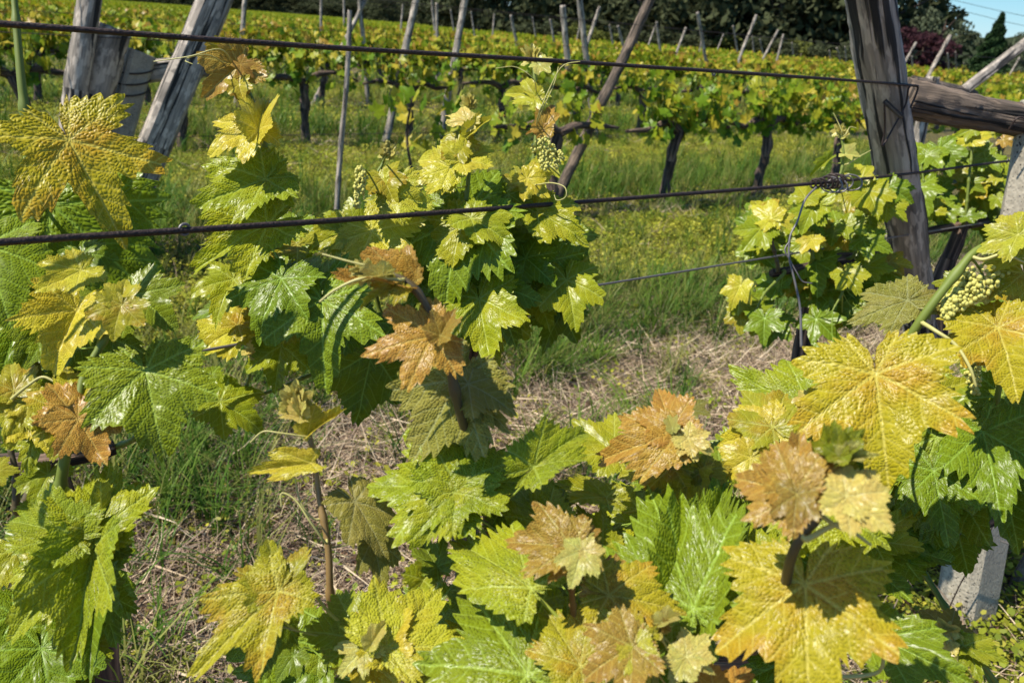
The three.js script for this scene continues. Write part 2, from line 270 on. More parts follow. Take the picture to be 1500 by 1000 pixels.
// shoot, pixel of the petiole joint, pixel of the tip, distance, colour, shape
const LEAVES = [
  // left-edge vine
  ['a1', 100, 205, 186, 352, .735, 'O', { lob: .85, hero: 1, up: .35, nx: .1 }], ['a1', 75, 300, 240, 440, .80, 'G', { lob: .3, hero: 1, up: .3 }], ['a1', -25, 360, 18, 478, .72, 'G', { lob: .3 }],
  ['a1', 118, 396, 46, 428, .71, 'Y', { lob: .5, crump: .14, up: 1 }], ['a2', 178, 447, 160, 496, .685, 'O', { lob: .35, wid: 1.25, crump: .12 }], ['a2', 177, 443, 184, 403, .69, 'Y', { wid: .8, fold: .5 }],
  ['a1', 120, 372, 150, 415, .75, 'G', { lob: .4 }], ['a2', 198, 432, 258, 478, .73, 'G', { lob: .5, wid: 1.2 }], ['a2', 112, 455, 70, 545, .73, 'Y', { lob: .4, fold: .6, crump: .1 }], ['a1', 75, 470, 20, 540, .79, 'G', { lob: .4 }],
  ['a1', 30, 470, -10, 560, .81, 'G', {}], ['a5', 213, 543, 236, 662, .70, 'G', { lob: .35, hero: 1, up: .5, wid: 1.15, droop: .25 }], ['a2', 114, 614, 146, 535, .68, 'B', { lob: .5, fold: .3 }], ['a2', 112, 612, 92, 524, .685, 'O', { fold: .35, wid: .9 }], ['a2', 114, 614, 157, 682, .67, 'B', { lob: .5, fold: .3 }],
  ['a2', 112, 618, 66, 668, .70, 'O', { lob: .4 }], ['a3', 40, 590, 86, 622, .72, 'Y', { crump: .22, wave: .16 }], ['a3', 20, 572, 12, 524, .72, 'O', { crump: .15 }], ['a3', 30, 600, 8, 652, .72, 'Y', { crump: .22, wave: .16 }], ['a3', 50, 605, 70, 662, .725, 'Y', { crump: .22, wave: .14 }], ['a3', 25, 585, -30, 560, .73, 'O', { crump: .15 }], ['a3', 60, 630, 30, 690, .74, 'YG', { crump: .2 }],
  ['a4', -18, 692, 30, 684, .73, 'Y', { lob: .4 }], ['a4', 70, 695, 42, 748, .735, 'YG', { lob: .4 }], ['a4', 60, 742, 80, 790, .75, 'YG', {}],
  ['a2', 138, 786, 160, 668, .655, 'YG', { base: .3, lob: .4, hero: 1, wid: .95, up: .5, fold: .3 }], ['a2', 150, 782, 216, 690, .665, 'YG', { fold: .7, wid: .6 }], ['a2', 102, 786, -2, 752, .65, 'YG', { lob: .3, hero: 1, wid: .75, fold: .4 }], ['a2', 108, 838, -6, 925, .68, 'YG', { lob: .4, hero: 1, up: .6 }],
  ['a2', 138, 800, 100, 988, .655, 'YG', { base: .3, lob: .5, hero: 1, fold: .75, wid: .62, up: .2 }], ['a2', 140, 792, 196, 815, .67, 'G', { lob: .3, wid: 1.2 }], ['a2', 100, 870, 78, 950, .70, 'G', { lob: .4 }], ['a2', 148, 868, 172, 952, .71, 'G', { wid: .7 }], ['a2', 140, 860, 128, 1010, .68, 'G', { wid: .5, fold: .6 }], ['a2', 60, 950, 80, 1070, .80, 'G', { lob: .4 }], ['a2', 20, 900, -30, 1000, .82, 'G', {}],
  // clump on the wires
  ['b1', 350, 96, 292, 144, 0.913, 'B', { lob: .5, fold: .3, up: .2 }], ['b1', 352, 94, 372, 112, 0.903, 'B', { fold: .5 }], ['b1', 350, 124, 356, 150, 0.903, 'Y', { fold: .5 }], ['b1', 340, 78, 285, 95, 0.924, 'O', { wid: .5, fold: .8 }],
  ['b1', 372, 186, 296, 222, 0.913, 'Y', { lob: .6, hero: 1, wid: 1.1 }], ['b1', 378, 192, 392, 128, 0.903, 'Y', { fold: .9, wid: .55 }], ['b1', 388, 262, 272, 306, 0.929, 'YG', { lob: .4, hero: 1, wid: .9 }], ['b1', 400, 262, 430, 300, 0.935, 'YG', { fold: .3 }],
  ['b1', 392, 330, 268, 386, 0.945, 'YG', { lob: .4, hero: 1, wid: .8 }], ['b1', 412, 408, 368, 490, .915, 'G', { lob: .5, hero: 1, wid: 1.05, up: .5 }], ['b1', 446, 440, 440, 352, .955, 'G', { lob: .3, hero: 1, up: .5, nx: -.2, base: .5 }], ['b1', 370, 420, 325, 400, 0.987, 'YG', { fold: .5 }],
  ['b2', 472, 440, 470, 556, .915, 'G', { lob: .65, hero: 1, up: .6, wid: 1.1 }], ['b6', 345, 482, 278, 520, 1.029, 'Y', { lob: .3 }], ['b6', 368, 512, 392, 522, 1.008, 'P', { fold: .5 }], ['b6', 412, 506, 398, 572, 1.008, 'YG', { lob: .5 }], ['b6', 322, 588, 390, 626, 1.018, 'YG', { lob: .4 }], ['b6', 300, 560, 340, 600, 1.050, 'G', {}],
  ['b2', 545, 338, 602, 398, 1.040, 'Y', { lob: .4, hero: 1, wid: 1.2 }], ['b2', 500, 340, 448, 366, 1.040, 'YG', { lob: .3 }], ['b2', 520, 330, 470, 306, 1.050, 'YG', {}], ['b2', 565, 286, 638, 293, 1.029, 'Y', { lob: .3, hero: 1, fold: .3 }], ['b2', 560, 290, 548, 320, 1.029, 'G', {}], ['b2', 562, 262, 580, 300, 1.034, 'O', { fold: .6 }],
  ['b3', 660, 246, 604, 218, 1.050, 'Y', { lob: .5, hero: 1, wid: 1.15 }], ['b3', 652, 262, 600, 262, 1.050, 'Y', { lob: .5 }], ['b3', 676, 236, 728, 212, 1.050, 'Y', { fold: .4, crump: .14 }], ['b3', 690, 195, 724, 165, 1.050, 'Y', { wid: .4, fold: .8 }], ['b3', 686, 178, 648, 160, 1.050, 'P', { wid: .7 }], ['b3', 672, 205, 680, 240, 1.060, 'O', {}],
  ['b3', 670, 326, 736, 240, 1.10, 'G', { lob: .3, hero: 1, wid: 1.1, up: .35 }], ['b3', 682, 322, 640, 446, 1.07, 'G', { lob: .4, hero: 1, wid: 1.0, up: .6 }], ['b3', 676, 330, 604, 372, 1.050, 'YG', { lob: .3, hero: 1 }], ['b3', 690, 320, 758, 352, 1.040, 'YG', { lob: .3, wid: .8 }],
  ['b5', 786, 308, 864, 350, 1.113, 'YG', { lob: .5, hero: 1, wid: .85 }], ['b4', 745, 285, 786, 312, 1.124, 'G', { wid: 1.1 }], ['b4', 772, 262, 806, 294, 1.103, 'Y', { crump: .2 }], ['b4', 762, 268, 752, 238, 1.113, 'O', { crump: .15 }],
  ['b5', 742, 352, 716, 440, 1.134, 'G', { lob: .3, up: .2, nx: .5 }], ['b5', 770, 330, 790, 400, 1.155, 'G', { lob: .3, nx: .5 }], ['b5', 770, 378, 814, 412, 1.113, 'G', { lob: .4, wid: 1.1 }], ['b5', 795, 385, 862, 432, 1.134, 'G', { lob: .3, hero: 1, up: .2, nx: .3 }], ['b5', 830, 410, 846, 482, 1.124, 'YG', { lob: .5 }], ['b5', 788, 430, 806, 482, 1.155, 'YG', { lob: .4 }], ['b5', 840, 400, 868, 440, 1.155, 'YG', {}],
  ['b3', 702, 438, 716, 530, 1.050, 'YG', { lob: .4, hero: 1, wid: .9 }], ['b3', 722, 420, 756, 500, 1.082, 'G', { lob: .4 }], ['b3', 660, 420, 625, 470, 1.071, 'G', {}], ['b2', 545, 515, 520, 628, 1.071, 'G', { lob: .3, up: 0, nx: .4 }], ['b2', 520, 470, 560, 520, 1.029, 'G', { lob: .5 }], ['b3', 640, 480, 660, 540, 1.103, 'G', {}], ['b2', 580, 470, 610, 520, 1.124, 'G', {}],
  ['b4', 785, 142, 733, 128, 1.145, 'Y', { wid: .7, fold: .3 }], ['b4', 786, 140, 772, 116, 1.145, 'Y', { wid: .7 }], ['b4', 797, 188, 812, 144, 1.134, 'B', { wid: .6, fold: .4 }], ['b4', 795, 188, 768, 194, 1.134, 'B', { wid: .5 }], ['b4', 790, 95, 808, 108, 1.134, 'P', { fold: .5 }], ['b4', 800, 236, 820, 262, 1.145, 'Y', {}],
  // low vine in front
  ['c1', 633, 492, 524, 518, .575, 'B', { lob: .75, hero: 1, wid: 1.08, up: .4, fold: .08 }], ['c1', 645, 492, 668, 450, .57, 'B', { fold: .8, wid: .8 }], ['c1', 602, 417, 562, 350, .585, 'B', { base: .2, wid: .5, fold: .6 }], ['c1', 598, 424, 478, 398, .585, 'B', { base: .2, wid: .42, fold: .7 }], ['c1', 585, 418, 520, 442, .58, 'O', { base: .2, wid: .5, fold: .5 }], ['c1', 560, 405, 505, 415, .57, 'P', { wid: .4, fold: .9 }], ['c1', 590, 425, 575, 448, .57, 'Y', { wid: .9, crump: .15 }],
  ['c1', 674, 555, 598, 682, .64, 'U', { lob: .4, hero: 1, wid: 1.05, up: .1 }], ['c1', 686, 562, 758, 598, .63, 'U', { lob: .5, wid: .95 }], ['c1', 688, 580, 748, 628, .64, 'U', { wid: .6 }],
  ['c7', 668, 712, 522, 704, .64, 'YG', { lob: .45, hero: 1, wid: .95, up: .6 }], ['c7', 668, 708, 706, 606, .635, 'YG', { lob: .35, hero: 1, wid: 1.05, up: .4 }], ['c7', 672, 722, 778, 690, .63, 'YG', { lob: .2, hero: 1, wid: .8, up: .7 }], ['c7', 664, 722, 590, 802, .63, 'YG', { lob: .3, hero: 1, wid: .8, up: .6 }],
  ['c2', 456, 678, 356, 692, .64, 'Y', { base: .2, wid: .42, fold: .3, up: .3 }], ['c2', 450, 640, 508, 592, .64, 'Y', { base: .2, wid: .45, fold: .7 }], ['c2', 440, 612, 400, 600, .64, 'P', { fold: .8, wid: .6 }], ['c2', 436, 600, 418, 576, .64, 'P', { fold: .9, wid: .5 }], ['c2', 440, 598, 442, 568, .64, 'P', { fold: .9, wid: .5 }],
  ['c8', 408, 866, 262, 994, .575, 'O', { base: .5, lob: .5, hero: 1, wid: .72, up: .5, nx: -.1 }], ['c8', 408, 864, 392, 786, .58, 'O', { lob: .5, hero: 1, wid: 1.05 }], ['c8', 412, 866, 452, 818, .59, 'U', { wid: .9 }], ['c8', 402, 885, 392, 1010, .62, 'G', { wid: .7, nx: .7, up: .1 }], ['c8', 430, 960, 400, 1000, .66, 'G', {}],
  ['c8', 525, 935, 490, 860, .60, 'YG', { lob: .2, hero: 1, wid: 1.15 }], ['c8', 520, 940, 450, 925, .61, 'YG', { wid: .8 }], ['c8', 535, 948, 490, 992, .585, 'P', { lob: .7 }], ['c8', 545, 942, 566, 905, .58, 'P', { fold: .8, wid: .6 }], ['c8', 568, 950, 650, 850, .585, 'Y', { base: .5, lob: .4, hero: 1, wid: 1.1, fold: .2 }], ['c8', 566, 948, 560, 860, .59, 'Y', { fold: .4, wid: .8 }], ['c8', 530, 960, 590, 1010, .60, 'Y', {}],
  ['c2', 520, 735, 574, 815, .65, 'U', { lob: .4, wid: .75, nx: .3 }], ['c2', 545, 790, 566, 868, .66, 'U', { wid: .7, nx: .4 }], ['c7', 640, 830, 612, 780, .66, 'G', { fold: .6, wid: .8 }], ['c7', 620, 850, 660, 790, .665, 'YG', { fold: .6, wid: .6 }],
  ['c7', 778, 862, 644, 764, .56, 'YG', { nx: -.2, base: .3, lob: .1, hero: 1, wid: .56, up: .6 }], ['c7', 800, 770, 752, 702, .66, 'YG', { lob: .1, wid: .8 }], ['c6', 772, 988, 664, 828, .545, 'G', { nx: -.2, base: .5, lob: .55, hero: 1, wid: .92, up: .7 }], ['c6', 760, 985, 578, 985, .62, 'YG', { lob: .4, hero: 1, wid: .6 }], ['c6', 770, 900, 785, 990, .66, 'G', {}],
  ['c4', 838, 802, 728, 786, .53, 'B', { base: .4, lob: .5, hero: 1, wid: .85, up: .5 }], ['c4', 842, 798, 858, 745, .535, 'B', { fold: .5, wid: .9 }], ['c4', 840, 812, 800, 856, .532, 'B', { wid: .7 }], ['c4', 852, 808, 836, 860, .515, 'P', { lob: .6 }], ['c4', 856, 806, 884, 836, .515, 'P', { lob: .5 }],
  ['c4', 892, 872, 1008, 890, .54, 'O', { lob: .3, hero: 1, wid: .9, up: .6 }], ['c4', 890, 868, 905, 802, .545, 'B', { lob: .4, wid: 1.1 }], ['c5', 1016, 892, 944, 700, .565, 'G', { base: .4, lob: .15, hero: 1, wid: .85, up: .55, nx: -.25 }], ['c5', 1014, 890, 1066, 690, .60, 'G', { lob: .2, fold: .9, wid: .45, hero: 1 }], ['c5', 1010, 880, 1082, 870, .66, 'G', {}],
  ['c5', 985, 682, 902, 690, .67, 'O', { lob: .4, wid: .9 }], ['c5', 1010, 690, 1000, 770, .675, 'Y', { wid: .7 }], ['c5', 1030, 690, 1075, 720, .67, 'O', {}], ['c5', 988, 642, 864, 660, .645, 'B', { base: .4, lob: .35, hero: 1, wid: .75, up: .5 }], ['c5', 985, 630, 962, 562, .65, 'B', { wid: .9, fold: .3, hero: 1 }], ['c5', 990, 625, 1012, 600, .65, 'B', {}],
  ['c5', 1006, 645, 1022, 680, .635, 'P', { lob: .6 }], ['c5', 1008, 642, 1048, 662, .635, 'P', {}], ['c5', 985, 628, 978, 604, .64, 'P', { fold: .8, wid: .7 }], ['c5', 1010, 600, 1040, 580, .72, 'U', {}],
  ['c7', 782, 684, 868, 618, .62, 'YG', { lob: .2, wid: .6, fold: .4, hero: 1 }], ['c5', 888, 728, 802, 698, .66, 'YG', { wid: .45 }], ['c4', 884, 800, 842, 738, .65, 'YG', { wid: .6, fold: .5 }], ['c4', 800, 740, 830, 700, .68, 'G', { crump: .15 }],
  ['c6', 926, 946, 850, 994, .505, 'B', { lob: .5, hero: 1, wid: 1.2, up: .4 }], ['c6', 926, 944, 875, 890, .51, 'O', { lob: .4, hero: 1 }], ['c6', 930, 946, 950, 1010, .505, 'Y', { wid: .8 }], ['c6', 850, 975, 792, 880, .53, 'O', { lob: .3, hero: 1, wid: .8 }], ['c6', 1006, 962, 1042, 926, .515, 'P', { lob: .4 }], ['c6', 1004, 964, 980, 1005, .515, 'P', {}], ['c6', 1006, 966, 1050, 985, .515, 'P', { wid: .8 }], ['c6', 970, 912, 1000, 895, .52, 'P', { fold: .9, wid: .6 }], ['c6', 970, 915, 985, 925, .52, 'B', { fold: .9 }], ['c6', 1050, 1030, 1104, 968, .52, 'B', { lob: .4 }],
  ['c3', 1180, 856, 1184, 1062, .50, 'O', { lob: .55, hero: 1, wid: 1.08, up: .55 }], ['c9', 1180, 730, 1312, 790, .60, 'YG', { lob: .3, hero: 1, wid: 1.0 }], ['c9', 1190, 740, 1260, 830, .62, 'YG', { lob: .3 }], ['c3', 1166, 722, 1068, 694, .45, 'B', { lob: .4, hero: 1, wid: 1.15, up: .4 }], ['c3', 1168, 724, 1160, 790, .448, 'B', { wid: .8, fold: .2 }], ['c3', 1168, 718, 1172, 625, .455, 'B', { wid: .85, fold: .3 }],
  ['c3', 1240, 728, 1312, 776, .44, 'P', { lob: .3, wid: 1.0 }], ['c3', 1240, 726, 1290, 682, .44, 'P', { lob: .3 }], ['c3', 1238, 728, 1198, 715, .44, 'P', {}], ['c3', 1228, 668, 1200, 640, .45, 'YG', { fold: .8, wid: .8, crump: .2 }], ['c3', 1230, 668, 1262, 628, .45, 'YG', { fold: .8, wid: .7, crump: .2 }], ['c3', 1232, 672, 1292, 668, .45, 'P', { fold: .8, wid: .5, crump: .2 }],
  ['c9', 1118, 850, 1078, 742, .64, 'YG', { lob: .4, hero: 1, wid: .7 }], ['c9', 1132, 630, 1046, 645, .68, 'Y', { lob: .4, hero: 1 }], ['c9', 1132, 625, 1085, 566, .68, 'O', { lob: .4, wid: 1.0 }], ['c9', 1100, 670, 1045, 700, .67, 'Y', { lob: .4 }], ['c9', 1190, 606, 1062, 534, .74, 'YG', { lob: .3, hero: 1, wid: .7 }], ['c9', 1236, 640, 1196, 556, .74, 'YG', { lob: .3, wid: .8 }], ['c9', 1186, 585, 1222, 606, .70, 'Y', {}], ['c9', 1186, 586, 1168, 612, .70, 'P', {}], ['c9', 1210, 650, 1230, 612, .73, 'G', {}], ['c9', 1090, 760, 1040, 800, .72, 'G', {}], ['c9', 1110, 900, 1060, 830, .72, 'G', {}],
  // right vine
  ['d1', 1283, 548, 1306, 716, .66, 'O', { lob: .6, hero: 1, wid: 1.12, up: .4 }], ['d1', 1330, 440, 1238, 472, .78, 'U', { lob: .4, hero: 1, wid: .8 }], ['d1', 1335, 440, 1388, 455, .78, 'U', { wid: .9 }], ['d2', 1462, 480, 1497, 578, .74, 'O', { lob: .6, hero: 1, wid: 1.1 }], ['d2', 1460, 478, 1376, 500, .76, 'O', { lob: .3 }],
  ['d1', 1492, 344, 1424, 372, .73, 'Y', { lob: .4, wid: .9 }], ['d1', 1490, 340, 1500, 300, .75, 'Y', {}], ['d1', 1490, 380, 1424, 388, .75, 'Y', { wid: .6 }], ['d1', 1400, 412, 1378, 440, .8, 'YG', {}], ['d1', 1500, 400, 1520, 470, .76, 'O', {}],
  ['d3', 1372, 640, 1318, 785, .82, 'G', { lob: .4, hero: 1, wid: .85, up: .2 }], ['d2', 1440, 632, 1472, 762, .80, 'G', { lob: .4, hero: 1, wid: .8 }], ['d3', 1368, 690, 1392, 800, .80, 'G', { lob: .4, hero: 1, wid: .85 }], ['d2', 1470, 580, 1420, 650, .86, 'G', { lob: .3 }], ['d2', 1480, 590, 1520, 680, .86, 'G', { lob: .3 }], ['d2', 1420, 720, 1440, 790, .88, 'G', {}], ['d3', 1330, 780, 1352, 838, .9, 'G', { lob: .3 }], ['d2', 1495, 660, 1490, 740, .88, 'G', { lob: .3 }], ['d3', 1320, 700, 1290, 770, .9, 'G', {}], ['d2', 1450, 600, 1400, 590, .88, 'G', {}],
  ['d4', 1392, 938, 1352, 934, .77, 'P', { wid: 1.1 }], ['d4', 1412, 946, 1486, 968, .77, 'YG', { wid: .6, fold: .4 }], ['d4', 1420, 950, 1440, 1005, .77, 'YG', { wid: .7 }], ['d4', 1390, 930, 1350, 880, .8, 'U', {}], ['c3', 1290, 935, 1430, 1000, .62, 'G', { lob: .3, wid: .7 }],
  // small vine by the wire knot
  ['e4', 1120, 466, 1118, 506, 1.650, 'G', { lob: .7, wid: 1.1 }], ['e4', 1085, 418, 1068, 452, 1.672, 'Y', {}], ['e1', 1115, 335, 1086, 366, 1.695, 'YG', { lob: .4 }], ['e1', 1130, 320, 1100, 300, 1.695, 'Y', {}], ['e1', 1140, 318, 1160, 335, 1.695, 'Y', {}], ['e2', 1190, 350, 1172, 372, 1.684, 'Y', { lob: .5 }], ['e2', 1195, 352, 1212, 358, 1.684, 'Y', {}],
  ['e2', 1200, 300, 1150, 290, 1.695, 'YG', { lob: .4 }], ['e2', 1190, 305, 1175, 340, 1.695, 'YG', { lob: .4 }], ['e3', 1272, 280, 1290, 316, 1.718, 'YG', { lob: .3, wid: 1.1 }], ['e3', 1262, 262, 1255, 235, 1.729, 'Y', {}], ['e3', 1300, 300, 1330, 320, 1.751, 'YG', {}], ['e2', 1180, 290, 1200, 262, 1.706, 'YG', {}], ['e3', 1265, 350, 1310, 365, 1.729, 'G', { lob: .5 }], ['e3', 1240, 330, 1275, 345, 1.729, 'YG', {}], ['e5', 1240, 400, 1262, 430, 1.695, 'YG', { lob: .4 }], ['e5', 1210, 520, 1190, 560, 1.695, 'G', { up: .1 }], ['e2', 1212, 235, 1185, 258, 1.695, 'YG', { wid: .4, fold: .6 }], ['e3', 1300, 275, 1340, 290, 1.763, 'G', {}],
  ['e2', 1238, 225, 1262, 228, 1.695, 'P', { fold: .8 }], ['e2', 1234, 200, 1244, 190, 1.695, 'P', { fold: .8 }],
  ['f2', 1424, 205, 1440, 180, 2.226, 'Y', { wid: 1.1 }], ['f2', 1424, 190, 1395, 200, 2.226, 'YG', {}], ['f2', 1422, 160, 1404, 162, 2.226, 'B', {}], ['f2', 1424, 158, 1440, 150, 2.226, 'B', {}], ['f2', 1422, 158, 1418, 138, 2.226, 'B', {}], ['f3', 1470, 205, 1488, 212, 2.249, 'B', {}], ['f3', 1462, 260, 1442, 265, 2.237, 'Y', {}], ['f3', 1462, 290, 1475, 310, 2.237, 'YG', {}],
];
// dark leaves deeper in the clumps: shoot, x range, y range, distance, how many, length in pixels
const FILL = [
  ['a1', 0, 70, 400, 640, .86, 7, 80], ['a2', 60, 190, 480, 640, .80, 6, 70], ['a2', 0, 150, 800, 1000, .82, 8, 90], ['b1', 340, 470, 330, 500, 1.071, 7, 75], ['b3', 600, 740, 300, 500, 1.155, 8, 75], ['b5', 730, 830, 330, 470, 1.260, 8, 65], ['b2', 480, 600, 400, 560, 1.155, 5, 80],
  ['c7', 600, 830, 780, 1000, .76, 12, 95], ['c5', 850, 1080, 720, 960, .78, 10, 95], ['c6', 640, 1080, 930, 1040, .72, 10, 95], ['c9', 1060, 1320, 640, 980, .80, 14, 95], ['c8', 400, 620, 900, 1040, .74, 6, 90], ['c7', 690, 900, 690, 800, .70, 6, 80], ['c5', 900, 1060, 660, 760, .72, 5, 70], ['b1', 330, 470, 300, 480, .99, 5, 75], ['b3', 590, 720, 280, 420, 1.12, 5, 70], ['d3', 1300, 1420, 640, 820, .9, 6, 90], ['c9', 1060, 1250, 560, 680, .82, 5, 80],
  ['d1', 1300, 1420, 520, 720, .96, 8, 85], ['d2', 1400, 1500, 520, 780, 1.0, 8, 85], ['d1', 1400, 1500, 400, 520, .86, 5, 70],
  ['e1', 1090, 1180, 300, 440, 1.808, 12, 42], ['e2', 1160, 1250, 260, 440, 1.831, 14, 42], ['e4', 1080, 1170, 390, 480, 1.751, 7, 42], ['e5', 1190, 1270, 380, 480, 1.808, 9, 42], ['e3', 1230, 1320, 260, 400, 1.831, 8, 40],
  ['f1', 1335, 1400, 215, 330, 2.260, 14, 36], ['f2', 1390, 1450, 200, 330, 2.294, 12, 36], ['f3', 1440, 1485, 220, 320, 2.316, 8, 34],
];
const vineOf = {}, shootOf = {};
for (const k in VINES) {
  const v = VINES[k], pts = v.cordon.map((c) => P(...c)), head = pts[v.head], base = V(head.x + 0.03, groundH(head.x, head.z) - 0.03, head.z - 0.02);
  const g = thing('grapevine', v.label, 'grapevine', base, 'vines of the wire row in reach');
  const rel = (p) => p.clone().sub(base);
  const r = rng(k.charCodeAt(0)), mid = []; for (let i = 1; i < 5; i++) mid.push(lerpV(base, head, i / 5).add(V((r() - .5) * .05, 0, (r() - .5) * .05)));
  part('trunk', tube([base, ...mid, head].map(rel), [.04, .03, .026, .026, .028, .02], 14, 40, .35, k.charCodeAt(0), 2), M.bark, g);
  part('arm', tube(pts.map(rel), [.009, .012, .014, .009], 12, 60, .5, k.charCodeAt(0) + 5, 2), M.bark, g);
  vineOf[k] = { g, base, curve: new THREE.CatmullRomCurve3(pts).getPoints(60) };
}
function lerpV(a, b, t) { return a.clone().lerp(b, t); }
const near = (list, p) => list.reduce((m, q) => (q.distanceToSquared(p) < m.distanceToSquared(p) ? q : m), list[0]);
for (const k in SHOOTS) {
  const [vk, px, mat, r] = SHOOTS[k], v = vineOf[vk], pts = px.map((c) => P(...c)), from = near(v.curve, pts[0]);
  if (from.distanceTo(pts[0]) > 0.01) pts.unshift(from);
  const rel = pts.map((p) => p.clone().sub(v.base));
  const m = part('shoot', tube(rel, [r * 1.15, r * 1.05, r, r * .8, r * .5], 9, 90, .08, px.length, 8, 6), M[mat], v.g);
  const curve = new THREE.CatmullRomCurve3(pts, false, 'centripetal'), line = curve.getPoints(80);
  shootOf[k] = { m, base: v.base, line, r, end: pts[pts.length - 1] };
}
let leafSeed = 100;
function addLeaf(sk, x0, y0, x1, y1, t, col, o = {}) {
  const s = shootOf[sk], seed = ++leafSeed, q = rng(seed), j = P(x0, y0, t), view = EYE.clone().sub(j).normalize();
  const up = o.up ?? (0.55 + 0.3 * (q() - .5)), N = view.clone().multiplyScalar(.62).addScaledVector(UP, up).add(V((o.nx ?? (q() - .5) * .3) - .12, 0, (q() - .5) * .15)).normalize();
  const r1 = ray(x1, y1); let t1 = j.clone().sub(EYE).dot(N) / r1.dot(N); t1 = clamp(t1, t * .84, t * 1.16);
  const tip = r1.multiplyScalar(t1).add(EYE), a = tip.clone().sub(j), L = a.length(); a.normalize();
  const Z = N.addScaledVector(a, -N.dot(a)).normalize(), X = a.clone().cross(Z);
  const hero = o.hero, px = Math.hypot(x1 - x0, y1 - y0);
  o = { ...o, wid: (o.wid ?? 1) * .9 };
  const res = hero && px > 135 ? [48, 360, .0088] : hero && px > 95 ? [38, 290, .0088] : hero ? [28, 210, .0088] : px > 55 ? [16, 130, .01] : px > 34 ? [10, 96, .012] : [6, 64, .01];
  const geo = leafGeo({ fold: .08 + .2 * q(), droop: .06 + .26 * q(), wave: .05 + .07 * q(), curl: .3 * q() - .06, crump: .05 + .05 * q(), lob: .35 + .35 * q(), ...o }, seed, ...res);
  const mat4 = new THREE.Matrix4().makeBasis(X, a, Z), quat = new THREE.Quaternion().setFromRotationMatrix(mat4);
  // petiole to the shoot, in the leaf's own axes
  const target = near(s.line, j), dist = target.distanceTo(j), geos = [geo];
  if (dist > .004) {
    const inv = quat.clone().invert(), loc = (p) => p.clone().sub(j).applyQuaternion(inv).divideScalar(L);
    const mid = j.clone().addScaledVector(a, -.22 * dist).addScaledVector(Z, -.25 * dist), m2 = lerpV(mid, target, .5).addScaledVector(UP, -.1 * dist);
    const pr = clamp(L * .016, .0007, .0019) / L, pg = tube([V(0, 0.02, -.004), loc(mid), loc(m2), loc(target)], [pr * .8, pr, pr, pr * 1.3], 6, 14);
    const uvs = pg.attributes.uv; for (let i = 0; i < uvs.count; i++) uvs.setXY(i, ...UV0);
    geos.push(pg);
  }
  const mats = leafMats[col], mesh = part('leaf', geos.length > 1 ? mergeGeometries(geos) : geo, mats[Math.floor(q() * 3)], s.m, j.clone().sub(s.base));
  mesh.quaternion.copy(quat); mesh.scale.setScalar(L);
  return mesh;
}
for (const l of LEAVES) addLeaf(...l);
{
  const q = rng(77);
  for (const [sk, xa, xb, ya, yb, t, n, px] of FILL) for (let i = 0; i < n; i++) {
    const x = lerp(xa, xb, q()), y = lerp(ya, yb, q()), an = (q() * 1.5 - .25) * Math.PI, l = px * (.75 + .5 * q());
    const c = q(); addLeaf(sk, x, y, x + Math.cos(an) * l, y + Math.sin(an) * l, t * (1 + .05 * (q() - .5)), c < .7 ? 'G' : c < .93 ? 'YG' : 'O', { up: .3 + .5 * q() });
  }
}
// tendrils, growing tips and flower clusters
function tendril(sk, px, r = .0009) { const s = shootOf[sk], pts = px.map((c) => P(...c).sub(s.base)); pts.unshift(near(s.line, P(...px[0])).clone().sub(s.base)); part('tendril', tube(pts, [r * 1.3, r, r * .7], 6, px.length * 8), M.tendril, s.m); }
tendril('b1', [[320, 72, .87], [280, 82, .86], [225, 90, .86]]); tendril('b1', [[300, 80, .87], [270, 88, .86], [282, 94, .86]], .0008);
tendril('b4', [[790, 165, 1.08], [805, 130, 1.07], [825, 96, 1.06], [850, 90, 1.06]]); tendril('b4', [[795, 160, 1.08], [812, 122, 1.07], [818, 98, 1.07]]); tendril('b4', [[778, 112, 1.08], [755, 98, 1.08], [726, 100, 1.08]], .0007);
tendril('b4', [[790, 270, 1.08], [810, 268, 1.06], [828, 275, 1.05], [829, 288, 1.05], [815, 293, 1.06], [812, 285, 1.06]], .001);
tendril('c1', [[570, 396, .575], [520, 385, .57], [472, 372, .57]]); tendril('c1', [[590, 410, .575], [530, 408, .565], [490, 425, .565], [468, 442, .565]], .0013);
tendril('c2', [[478, 796, .64], [455, 765, .63], [430, 730, .63], [412, 722, .63], [412, 742, .63]]); tendril('c2', [[452, 640, .64], [410, 634, .63], [385, 632, .63], [366, 648, .63]], .0008); tendril('c2', [[460, 760, .645], [440, 735, .64], [432, 700, .64]], .0008);
tendril('c3', [[1180, 790, .465], [1215, 772, .46], [1240, 765, .455], [1262, 768, .455]], .0016); tendril('c3', [[1225, 770, .458], [1250, 780, .455], [1276, 798, .46]], .0013); tendril('c3', [[1160, 980, .6], [1285, 985, .58], [1296, 960, .57]], .0018);
tendril('d1', [[1370, 484, .74], [1400, 505, .73], [1422, 540, .72], [1430, 566, .72]], .0018); tendril('d1', [[1440, 380, .74], [1470, 372, .73], [1500, 384, .73]], .0015);
tendril('e2', [[1234, 195, 1.685], [1226, 175, 1.685], [1221, 165, 1.685]], .0009); tendril('e2', [[1238, 198, 1.685], [1246, 186, 1.685], [1255, 188, 1.685]], .0012); tendril('e2', [[1242, 240, 1.685], [1258, 230, 1.685], [1276, 220, 1.685]], .0012); tendril('a3', [[10, 590, .72], [40, 565, .71], [62, 552, .71], [82, 560, .71]], .0016);
